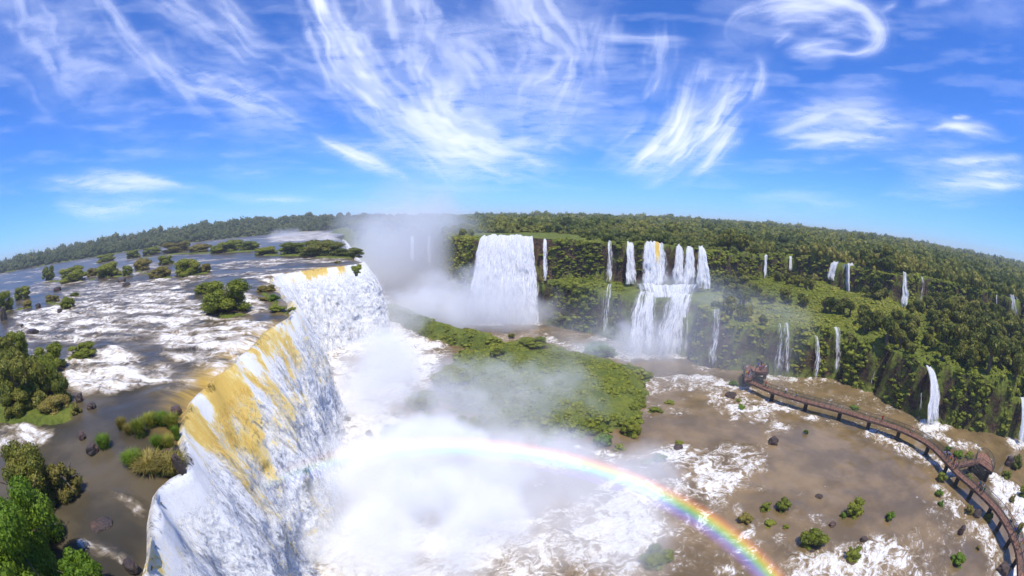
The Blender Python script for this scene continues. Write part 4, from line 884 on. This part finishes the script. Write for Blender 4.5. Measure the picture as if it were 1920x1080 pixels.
ARMS = [([(.25, .02, 1.16), (.24, .12, .95), (.23, .16, .87)], [(.25, .02, 1.16), (.24, .12, .95), (.23, .16, .87)]),
        ([(.26, .06, 1.20), (.20, .28, 1.12), (.17, .36, 1.12)], [(.26, .06, 1.20), (.20, .28, 1.12), (.17, .36, 1.12)]),
        ([(.27, .12, 1.25), (.14, .25, 1.45), (.08, .22, 1.54)], [(.25, .02, 1.16), (.24, .12, .95), (.23, .16, .87)])]
def cloth(name, co, F_, test, grow, mat):
    nb = np.zeros((len(co), 3)); me = bpy.data.meshes.new(name); me.from_pydata(co.tolist(), [], F_); me.update()
    nr = np.empty(len(co)*3, np.float32); me.vertices.foreach_get('normal', nr); nr = nr.reshape(-1, 3); bpy.data.meshes.remove(me)
    keep = [f for f in F_ if all(test(co[v]) for v in f)]; u = sorted({v for f in keep for v in f}); ix = {v: i for i, v in enumerate(u)}
    me = bpy.data.meshes.new(name); me.from_pydata((co[u]+nr[u]*grow).tolist(), [], [[ix[v] for v in f] for f in keep]); me.materials.append(mat); me.polygons.foreach_set('use_smooth', [True]*len(me.polygons)); return me
def head_parts(): 
    return None
SKIN = [flat('skin_%s' % k, c, .55, .3) for k, c in (('tan', (.38, .21, .13)), ('brown', (.22, .11, .065)), ('fair', (.52, .32, .23)))]
CLOTH = {k: flat(k+'_cloth', c, .85, .1) for k, c in {'white': (.75, .75, .75), 'red': (.50, .035, .03), 'orange': (.65, .17, .03), 'blue': (.04, .09, .42), 'navy': (.02, .025, .08), 'yellow': (.65, .45, .05), 'green': (.04, .18, .09), 'pink': (.60, .22, .28), 'grey': (.2, .2, .21), 'black': (.02, .02, .022), 'lilac': (.36, .27, .50), 'teal': (.03, .25, .26), 'khaki': (.25, .19, .11)}.items()}
HAIR = [flat('hair_%s' % k, c, .6, .3) for k, c in (('black', (.015, .012, .01)), ('brown', (.06, .035, .02)))]
EYE = flat('eye_dark', (.02, .015, .012), .3, .5); LIPM = flat('mouth_red', (.3, .09, .08), .5, .3)
BODY = []
for a in ARMS:
    me, co, F_ = body_mesh(a); BODY.append((me, co, F_))
CACHE = {}
def person(p, rz, pose, top, bot, skin, hair, label, group):
    me, co, F_ = BODY[pose]
    def get(k, fn):
        if k not in CACHE: CACHE[k] = fn()
        return CACHE[k]
    def bodyfn():
        m = me.copy(); m.materials.clear(); m.materials.append(SKIN[skin]); m.polygons.foreach_set('use_smooth', [True]*len(m.polygons)); return m
    o = tag(link('person', get(('b', pose, skin), bodyfn), None, p, rz, random.uniform(.93, 1.03)), label, 'person', group)
    link('shirt', get(('s', pose, top), lambda: cloth('shirt', co, F_, lambda v: .93 < v[2] < 1.50 and abs(v[0]) < .31 and (abs(v[0]) < .20 or v[2] > 1.12), .014, CLOTH[top])), o)
    link('trousers', get(('t', pose, bot), lambda: cloth('trousers', co, F_, lambda v: .10 < v[2] < 1.12 and abs(v[0]) < .185, .012, CLOTH[bot])), o)
    link('hair', get(('h', pose, hair), lambda: cloth('hair', co, F_, lambda v: v[2] > 1.56 and (v[1] < .05 or v[2] > 1.70), .018, HAIR[hair])), o)
    v, q = CS[2]
    for sg in (-1, 1):
        link('eye', get(('eye', sg), lambda: mesh('eye', v*.011+np.array((sg*.032, .098, 1.665)), q, EYE)), o)
        link('ear', get(('ear', sg, skin), lambda: mesh('ear', v*np.array((.012, .02, .03))+np.array((sg*.088, .01, 1.65)), q, SKIN[skin])), o)
    link('mouth', get('mouth', lambda: mesh('mouth', v*np.array((.024, .006, .006))+np.array((0, .106, 1.59)), q, LIPM)), o)
def people():
    rng = np.random.default_rng(3); tops = list(CLOTH)
    single = [(1447, 722, 'red', 'black', 'person in red beside another in orange where the walkway leaves the platform'), (1452, 724, 'orange', 'khaki', 'person in orange beside one in red where the walkway leaves the platform'), (1477, 736, 'white', 'navy', 'person in white alone on the first bend of the walkway'), (1494, 740, 'yellow', 'grey', 'person in a yellow top on the walkway between white and red figures'), (1653, 784, 'red', 'red', 'person all in red alone near the middle of the walkway'), (1713, 808, 'orange', 'white', 'person in an orange shirt and white trousers alone on the walkway')]
    for px, py, t, b, lab in single:
        p = at(px, py, DZ); i = np.argmin(np.hypot(WC[:, 0]-p[0], WC[:, 1]-p[1])); c = WC[i]; c = c+(p[:2]-c)*min(1, .55/(np.linalg.norm(p[:2]-c)+1e-6))
        person((c[0], c[1], DZ), rng.uniform(0, 6.28), int(rng.integers(0, 3)), t, b, int(rng.integers(0, 3)), int(rng.integers(0, 2)), lab, 'people on the walkway')
    segs = [((1768, 857), (1782, 870), 7, 'just before the side platform', ['white', 'lilac', 'blue', 'navy', 'pink', 'orange', 'grey']), ((1786, 872), (1796, 883), 4, 'at the junction with the side platform', ['red', 'orange', 'khaki', 'pink']), ((1833, 910), (1846, 924), 6, 'past the side platform', ['teal', 'pink', 'navy', 'khaki', 'white', 'green']), ((1893, 975), (1916, 1040), 9, 'near its end at the right edge', ['orange', 'navy', 'white', 'blue', 'green', 'grey', 'pink', 'yellow', 'black'])]
    for a, b, n, where, cols in segs:
        for k in range(n):
            f = (k+.5)/n; p = at(a[0]+(b[0]-a[0])*f, a[1]+(b[1]-a[1])*f, DZ); i = np.argmin(np.hypot(WC[:, 0]-p[0], WC[:, 1]-p[1])); c = WC[i]; t = WC[min(i+1, len(WC)-1)]-WC[i-1]; t /= np.linalg.norm(t); s = (.5 if k % 2 else -.45)
            c = c+np.array((t[1], -t[0]))*s+t*rng.uniform(-.2, .2)
            person((c[0], c[1], DZ), rng.uniform(0, 6.28), int(rng.integers(0, 3)), cols[k], ['navy', 'grey', 'khaki', 'black'][k % 4], int(rng.integers(0, 3)), int(rng.integers(0, 2)), 'person in a %s top on the walkway %s' % (cols[k], where), 'people on the walkway')
    lowp = [(1399, 691), (1400, 697), (1402, 703), (1403, 709), (1405, 687), (1407, 692), (1408, 698), (1397, 695), (1399, 701), (1406, 704), (1404, 699), (1410, 701)]
    lc = ['white', 'pink', 'red', 'lilac', 'grey', 'orange', 'navy', 'khaki', 'yellow', 'teal', 'blue', 'black']
    for (px, py), c in zip(lowp, lc):
        p = at(px, py+4, DZ+.62); person(p, rng.uniform(0, 6.28), int(rng.integers(0, 3)), c, ['navy', 'grey', 'khaki', 'black'][int(rng.integers(0, 4))], int(rng.integers(0, 3)), int(rng.integers(0, 2)), 'person in a %s top in the crowd on the lower deck of the end platform' % c, 'crowd on the end platform')
    upp = [(1421, 690), (1424, 694), (1427, 688), (1430, 693), (1433, 690), (1436, 694), (1438, 691), (1426, 696)]
    uc = ['blue', 'lilac', 'navy', 'orange', 'yellow', 'white', 'green', 'red']
    for (px, py), c in zip(upp, uc):
        p = at(px, py, DZ+1.91); person(p, rng.uniform(0, 6.28), int(rng.integers(0, 3)), c, ['navy', 'grey', 'khaki', 'black'][int(rng.integers(0, 4))], int(rng.integers(0, 3)), int(rng.integers(0, 2)), 'person in a %s top in the crowd on the raised deck of the end platform' % c, 'crowd on the end platform')
people()
print('people', time.time()-T0)
# ------------------------------------------------------------------ spray, haze and the rainbow
def mk_mist(name, dens, nsc, soft=1.0, g=-.35, col=(1, 1, 1)):
    n = NT(name); oc = n.n('ShaderNodeTexCoord').outputs['Object']; p = n.pos()
    L = n.n('ShaderNodeVectorMath', {0: oc}, operation='LENGTH').outputs['Value']
    a = n.noise(p, nsc, 3, .55)
    f = n.math('SUBTRACT', n.math('MULTIPLY_ADD', a, 1.9, .08), n.math('MULTIPLY', L, 1.2))
    f = n.math('MULTIPLY', n.smooth(f, 0.0, soft), n.smooth(L, 1.0, .7))
    v = n.n('ShaderNodeVolumeScatter', {'Color': (*col, 1), 'Density': n.math('MULTIPLY', f, dens), 'Anisotropy': g})
    return n.done(None, v.outputs[0])
def mist(label, c, r, dens, nsc=.12, soft=.55, rz=0):
    v, q = CS[6]
    o = link('mist', mesh('mist', v, q, mk_mist('mist', dens, nsc, soft)), None, c, rz, r)
    tag(o, label, 'mist', kind='stuff'); return o
if USE_VOL:
    mist('dense white spray boiling at the foot of the nearest curtain', (-15, 50, 2), (24, 29, 13), .21, .11)
    mist('thin drifting spray spreading over the pool below the rainbow', (6, 52, 1), (28, 26, 11), .085, .09)
    mist('white spray along the foot of the middle curtain', (-33, 100, 2), (18, 42, 13), .20, .09, 1.0, math.radians(12))
    mist('tall pale spray plume rising out of the gorge', (-58, 235, 22), (66, 74, 54), .019, .03)
    mist('spray at the foot of the broad sheet waterfall', (-10, 159, 3), (38, 17, 25), .085, .07)
    mist('spray drifting left of the broad sheet waterfall', (-30, 172, 6), (28, 22, 20), .04, .06)
    mist('spray at the foot of the two step cascade', (38, 122, 1), (26, 13, 13), .085, .12)
    mist('spray on the ledge between the two steps of the cascade', (58, 149, 17), (18, 9, 6), .07, .15)
    mist('thin veil of spray over the near side of the island', (-4, 86, 2), (36, 25, 11), .065, .09)
    mist('faint veil of spray in front of the green cliffs', (56, 112, 8), (64, 38, 24), .011, .05)
    mist('spray drifting over the low ridge behind the island', (-36, 160, 4), (30, 24, 15), .05, .08)
    mist('puff of spray above the far rapids', tuple(at(535, 446, 24)), (30, 36, 18), .02, .04)
    hv, hq = box((0, 1500, 60), (1, 1, 1)); hv = np.array([[-7000 if x < .0 else 7000, -800 if y < 1500 else 7500, -40 if z < 60 else 112] for x, y, z in hv])
    n = NT('air'); pv = n.n('ShaderNodeVolumePrincipled', {'Color': (.88, .93, 1, 1), 'Density': .0002, 'Anisotropy': 0.0})
    tag(link('haze', mesh('haze', hv, hq, n.done(None, pv.outputs[0]), smooth=False)), 'pale humid air over the whole gorge', 'haze', kind='stuff')
def build_rainbow():  # bow imitated by a tube that glows in its own colours, not sunlit spray
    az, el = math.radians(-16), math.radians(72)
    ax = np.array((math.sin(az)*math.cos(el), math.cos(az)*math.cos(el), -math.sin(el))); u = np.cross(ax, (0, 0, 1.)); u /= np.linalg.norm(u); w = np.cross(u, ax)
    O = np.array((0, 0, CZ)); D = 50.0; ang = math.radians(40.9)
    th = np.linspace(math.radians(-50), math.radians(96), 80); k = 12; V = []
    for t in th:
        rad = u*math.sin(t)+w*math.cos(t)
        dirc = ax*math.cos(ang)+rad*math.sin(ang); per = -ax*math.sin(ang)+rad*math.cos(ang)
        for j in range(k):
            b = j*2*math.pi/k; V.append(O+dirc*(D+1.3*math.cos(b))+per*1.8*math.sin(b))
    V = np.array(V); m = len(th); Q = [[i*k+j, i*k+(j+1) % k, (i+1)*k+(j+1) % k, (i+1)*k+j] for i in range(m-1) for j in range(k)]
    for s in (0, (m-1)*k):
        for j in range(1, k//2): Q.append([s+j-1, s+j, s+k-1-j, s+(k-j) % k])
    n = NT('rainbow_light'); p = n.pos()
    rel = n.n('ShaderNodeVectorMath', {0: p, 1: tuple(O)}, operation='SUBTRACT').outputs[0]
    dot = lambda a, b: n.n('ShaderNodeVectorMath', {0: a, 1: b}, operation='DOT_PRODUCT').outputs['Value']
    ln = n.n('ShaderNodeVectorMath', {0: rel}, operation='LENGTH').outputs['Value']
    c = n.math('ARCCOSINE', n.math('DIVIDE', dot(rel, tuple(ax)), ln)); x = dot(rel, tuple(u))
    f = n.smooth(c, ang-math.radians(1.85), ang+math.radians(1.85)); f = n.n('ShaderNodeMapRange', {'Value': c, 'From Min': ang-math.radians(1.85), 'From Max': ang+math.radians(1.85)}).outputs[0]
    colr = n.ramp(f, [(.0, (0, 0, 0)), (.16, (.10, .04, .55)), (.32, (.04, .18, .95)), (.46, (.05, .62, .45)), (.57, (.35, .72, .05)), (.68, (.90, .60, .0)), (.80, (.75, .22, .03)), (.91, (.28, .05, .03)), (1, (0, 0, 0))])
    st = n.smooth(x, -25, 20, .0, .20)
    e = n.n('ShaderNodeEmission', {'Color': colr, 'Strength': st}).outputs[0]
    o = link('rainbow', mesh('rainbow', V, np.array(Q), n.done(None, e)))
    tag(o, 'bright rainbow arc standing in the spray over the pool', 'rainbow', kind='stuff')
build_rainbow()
# ------------------------------------------------------------------ clouds
def mk_cloud():
    n = NT('cirrus'); d = n.attr('dens')
    k = n.noise(n.mapv(n.pos(), (.0012, .0012, .0012)), 1, 6, .65)
    al = n.math('MULTIPLY', d, n.smooth(n.math('MULTIPLY_ADD', d, .3, k), .18, .66), clamp=True)
    df = n.n('ShaderNodeBsdfDiffuse', {'Color': (.9, .9, .9, 1)}).outputs[0]; tr = n.n('ShaderNodeBsdfTranslucent', {'Color': (.92, .92, .92, 1)}).outputs[0]
    s = n.mixs(.82, df, tr); t = n.n('ShaderNodeBsdfTransparent').outputs[0]
    return n.done(n.mixs(al, t, s))
M['cloud'] = mk_cloud()
STROKES = [  # centre line in photo pixels, half width, density
 ([(590, -10), (635, 90), (720, 205), (830, 290), (908, 350)], 46, .85), ([(600, -5), (640, 70), (690, 140), (770, 210)], 18, .55),
 ([(555, 235), (640, 285), (720, 318), (800, 350)], 15, .9), ([(180, -10), (255, 85), (330, 160), (400, 225), (450, 255)], 20, .45),
 ([(230, 20), (340, 130), (470, 190), (580, 235), (660, 280)], 40, .5), ([(300, -10), (420, 70), (520, 120), (620, 180), (700, 250)], 55, .35),
 ([(410, -10), (450, 40), (520, 85)], 20, .35), ([(760, -20), (800, 120), (870, 230), (950, 320)], 100, .55), ([(990, -20), (1040, 110), (1010, 220), (960, 320)], 75, .5),
 ([(690, 190), (800, 250), (930, 290), (1120, 310)], 55, .75), ([(780, 160), (850, 230), (960, 290)], 60, .6), ([(780, 40), (775, 120), (800, 200)], 16, .4),
 ([(715, -5), (745, 60), (770, 100)], 14, .3), ([(850, 20), (900, 120), (960, 200)], 50, .3), ([(1130, 0), (1120, 100), (1130, 170)], 40, .25), ([(1230, 20), (1235, 100), (1220, 180)], 30, .3),
 ([(1140, 340), (1200, 310), (1262, 240), (1295, 150), (1308, 80)], 24, 1.0), ([(1150, 348), (1250, 300), (1330, 220), (1400, 150), (1430, 95)], 44, .8), ([(1260, 332), (1330, 300), (1390, 230), (1410, 190)], 20, .8),
 ([(1310, 250), (1350, 190), (1375, 120)], 18, .5), ([(1310, 170), (1325, 120), (1335, 100)], 12, .5), ([(1100, 310), (1180, 270), (1240, 200)], 40, .3), ([(1210, 200), (1230, 160), (1245, 120)], 20, .3),
 ([(1462, 104), (1440, 112), (1400, 92), (1366, 62), (1385, 28), (1440, 8), (1520, 0), (1590, 4), (1635, 25), (1652, 55), (1640, 85), (1600, 98), (1520, 102), (1440, 106)], 15, .6), ([(1405, 70), (1420, 30), (1490, 12), (1570, 14), (1625, 40)], 17, .55), ([(1590, 10), (1632, 45), (1640, 80), (1600, 100)], 22, .4), ([(1450, 95), (1540, 88), (1620, 92)], 16, .5), ([(1425, 55), (1480, 32), (1560, 30), (1600, 45)], 16, .6), ([(1440, 90), (1480, 60), (1500, 45)], 13, .5), ([(1520, 60), (1600, 50), (1680, 70)], 22, .4), ([(1405, 215), (1428, 150), (1428, 118), (1405, 92)], 10, .55),
 ([(1640, 30), (1670, 10), (1690, -5)], 8, .4), ([(1380, 255), (1500, 225), (1620, 225), (1720, 225)], 30, .5), ([(1420, 270), (1560, 265), (1720, 272)], 22, .55), ([(1540, 215), (1650, 228), (1740, 220)], 16, .5), ([(1700, 255), (1800, 240), (1915, 262)], 14, .75), ([(1780, 222), (1830, 218)], 6, .5),
 ([(1690, 350), (1800, 345), (1950, 345)], 13, .7), ([(1720, 305), (1830, 300), (1950, 300)], 11, .7), ([(1760, 322), (1860, 327), (1960, 322)], 12, .6), ([(1440, 150), (1510, 148)], 8, .45), ([(1340, 385), (1480, 375), (1700, 395)], 14, .22),
 ([(10, 345), (150, 346), (280, 350), (415, 352)], 17, .65), ([(60, 390), (200, 392), (300, 388), (385, 388)], 20, .45), ([(100, 325), (240, 335), (380, 352)], 16, .4), ([(370, 372), (500, 372), (640, 372)], 9, .45),
 ([(30, -20), (90, 70), (180, 160), (260, 220)], 95, .32), ([(1080, 60), (1180, 72), (1320, 76)], 9, .45), ([(1520, 15), (1570, 5), (1620, -5)], 9, .3), ([(1700, 10), (1760, 0), (1800, -10)], 12, .25), ([(1490, 300), (1560, 298), (1620, 296)], 7, .25),
]
def project(P):                               # world direction -> photo pixel, to look the streaks up
    x, y, z = P[:, 0], P[:, 1], P[:, 2]-CZ; n = np.sqrt(x*x+y*y+z*z); W = (y*math.cos(PITCH)-z*math.sin(PITCH))/n; U = (y*math.sin(PITCH)+z*math.cos(PITCH))/n; X = x/n
    th = np.arccos(np.clip(W, -1, 1)); r = 2*F*np.sin(th/2); q = np.hypot(X, U)+1e-9
    return 960+X/q*r, 540-U/q*r
def streak_field(px, py):
    tot = np.zeros_like(px)
    for i, (pts, hw, den) in enumerate(STROKES):
        pts = [(2.2*pts[0][0]-1.2*pts[1][0], 2.2*pts[0][1]-1.2*pts[1][1])]+list(pts) if pts[0][1] < 0 else pts
        c = catmull(np.array(pts, float), 10); R_ = hw*2.6
        k = (px > c[:, 0].min()-R_) & (px < c[:, 0].max()+R_) & (py > c[:, 1].min()-R_) & (py < c[:, 1].max()+R_)
        if not k.any(): continue
        X, Y = px[k], py[k]
        wx = (fbm(X/70, Y/70, 3, 300+i)-.5)*hw*.9; wy = (fbm(X/70+9, Y/70, 3, 330+i)-.5)*hw*.9; X, Y = X+wx, Y+wy
        best = np.full(X.shape, 1e9); uu = np.zeros_like(X); vv = np.zeros_like(X); L = np.r_[0, np.cumsum(np.linalg.norm(np.diff(c, axis=0), axis=1))]
        for j in range(len(c)-1):
            e = c[j+1]-c[j]; l = e@e; t = np.clip(((X-c[j, 0])*e[0]+(Y-c[j, 1])*e[1])/l, 0, 1); dx, dy = X-c[j, 0]-t*e[0], Y-c[j, 1]-t*e[1]; d = dx*dx+dy*dy
            m = d < best; best = np.where(m, d, best); uu = np.where(m, L[j]+t*(L[j+1]-L[j]), uu); vv = np.where(m, np.sign(e[0]*dy-e[1]*dx)*np.sqrt(d), vv)
        u = uu/L[-1]; v = vv/hw; fw = max(6.5, hw*.17)
        fib = .55*fbm(uu/110+i*7, vv/fw/1.7, 3, 350+i)+.45*fbm(uu/50+i*3, vv/fw*.7, 3, 380+i)
        s0 = .34*fbm(vv/fw/1.5, vv*0+i, 2, 410+i); s1 = .42*fbm(vv/fw/1.5, vv*0+i+50, 2, 430+i)
        ends = sstep(s0*.4, s0+.22, u)*sstep(1-s1*.25, 1-s1-.25, u) if hw < 60 else sstep(0, .25, u)*sstep(1, .65, u)
        taper = .35+.75*np.sin(np.pi*np.clip(u, .03, .97))**.7
        va = np.abs(v)/taper
        core = np.exp(-(va/.85)**2)
        d = den*ends*core*(.46+.85*sstep(.36, .70, fib))
        tot[k] = 1-(1-tot[k])*(1-np.clip(d*.84, 0, .93))
    veil = .16*sstep(.45, .75, fbm(px/260, py/110, 4, 450))*sstep(420, 300, py)+.10*sstep(.5, .75, fbm(px/90, py/16, 4, 451))*sstep(430, 380, py)
    return 1-(1-tot)*(1-veil)
def build_clouds():
    az = np.radians(np.arange(-86, 86.1, .19)); el = np.radians(np.r_[np.arange(1.2, 12, .2), np.arange(12, 46, .2)])
    A_, E_ = np.meshgrid(az, el, indexing='ij'); alt = 3000.0; d = alt/np.tan(E_)
    V = np.stack([np.sin(A_)*d, np.cos(A_)*d, np.full_like(d, CZ+alt)], -1).reshape(-1, 3)
    px, py = project(V); dens = streak_field(px, py)
    o = link('clouds', mesh('clouds', V, grid_quads(len(az), len(el)), M['cloud'], {'dens': dens}))
    tag(o, 'wispy white cirrus streaks fanned and hooked across the blue sky', 'clouds', kind='stuff')
build_clouds()
# ------------------------------------------------------------------ light, sky, camera
A_AZ, A_EL = math.radians(-16), math.radians(72)
anti = Vector((math.sin(A_AZ)*math.cos(A_EL), math.cos(A_AZ)*math.cos(A_EL), -math.sin(A_EL)))
sun = bpy.data.lights.new('sun', 'SUN'); sun.energy = 4.2; sun.angle = math.radians(.5); sun.color = (1, .965, .90)
so = bpy.data.objects.new('sun', sun); COL.objects.link(so); so.rotation_euler = anti.to_track_quat('-Z', 'Y').to_euler()
w = bpy.data.worlds.new('World'); SC.world = w; w.use_nodes = True; nt = w.node_tree
bg = nt.nodes['Background']; sky = nt.nodes.new('ShaderNodeTexSky'); sky.sky_type = 'NISHITA'; sky.sun_disc = False
sky.sun_elevation = A_EL; sky.sun_rotation = math.radians(180)+A_AZ; sky.altitude = 200; sky.air_density = 1.0; sky.dust_density = 0; sky.ozone_density = 1.5
mx = nt.nodes.new('ShaderNodeMix'); mx.data_type = 'RGBA'; mx.blend_type = 'MULTIPLY'; mx.inputs[0].default_value = 1
nt.links.new(sky.outputs[0], mx.inputs[6]); mx.inputs[7].default_value = (.36, .80, 1.66, 1); nt.links.new(mx.outputs[2], bg.inputs['Color']); bg.inputs['Strength'].default_value = .108
cam = bpy.data.cameras.new('camera'); cam.type = 'PANO'; cam.sensor_width = 36; cam.clip_start = .1; cam.clip_end = 2e5
for tgt in (cam, getattr(cam, 'cycles', None)):
    try:
        tgt.panorama_type = 'FISHEYE_EQUISOLID'; tgt.fisheye_lens = 15; tgt.fisheye_fov = math.radians(300)
    except Exception: pass
co = bpy.data.objects.new('camera', cam); COL.objects.link(co); co.location = (0, 0, CZ); co.rotation_euler = (math.pi/2-PITCH, 0, 0); SC.camera = co
SC.render.engine = 'CYCLES'; SC.view_settings.view_transform = 'Standard'; SC.view_settings.look = 'None'; SC.view_settings.exposure = .12; SC.view_settings.gamma = 1
cy = SC.cycles; cy.max_bounces = 8; cy.diffuse_bounces = 2; cy.glossy_bounces = 2; cy.transparent_max_bounces = 12; cy.transmission_bounces = 2; cy.volume_bounces = 5
cy.use_denoising = True; cy.use_adaptive_sampling = True; cy.adaptive_threshold = .02; cy.caustics_reflective = False; cy.caustics_refractive = False
try: cy.denoiser = 'OPENIMAGEDENOISE'
except Exception: pass
print('script', time.time()-T0)
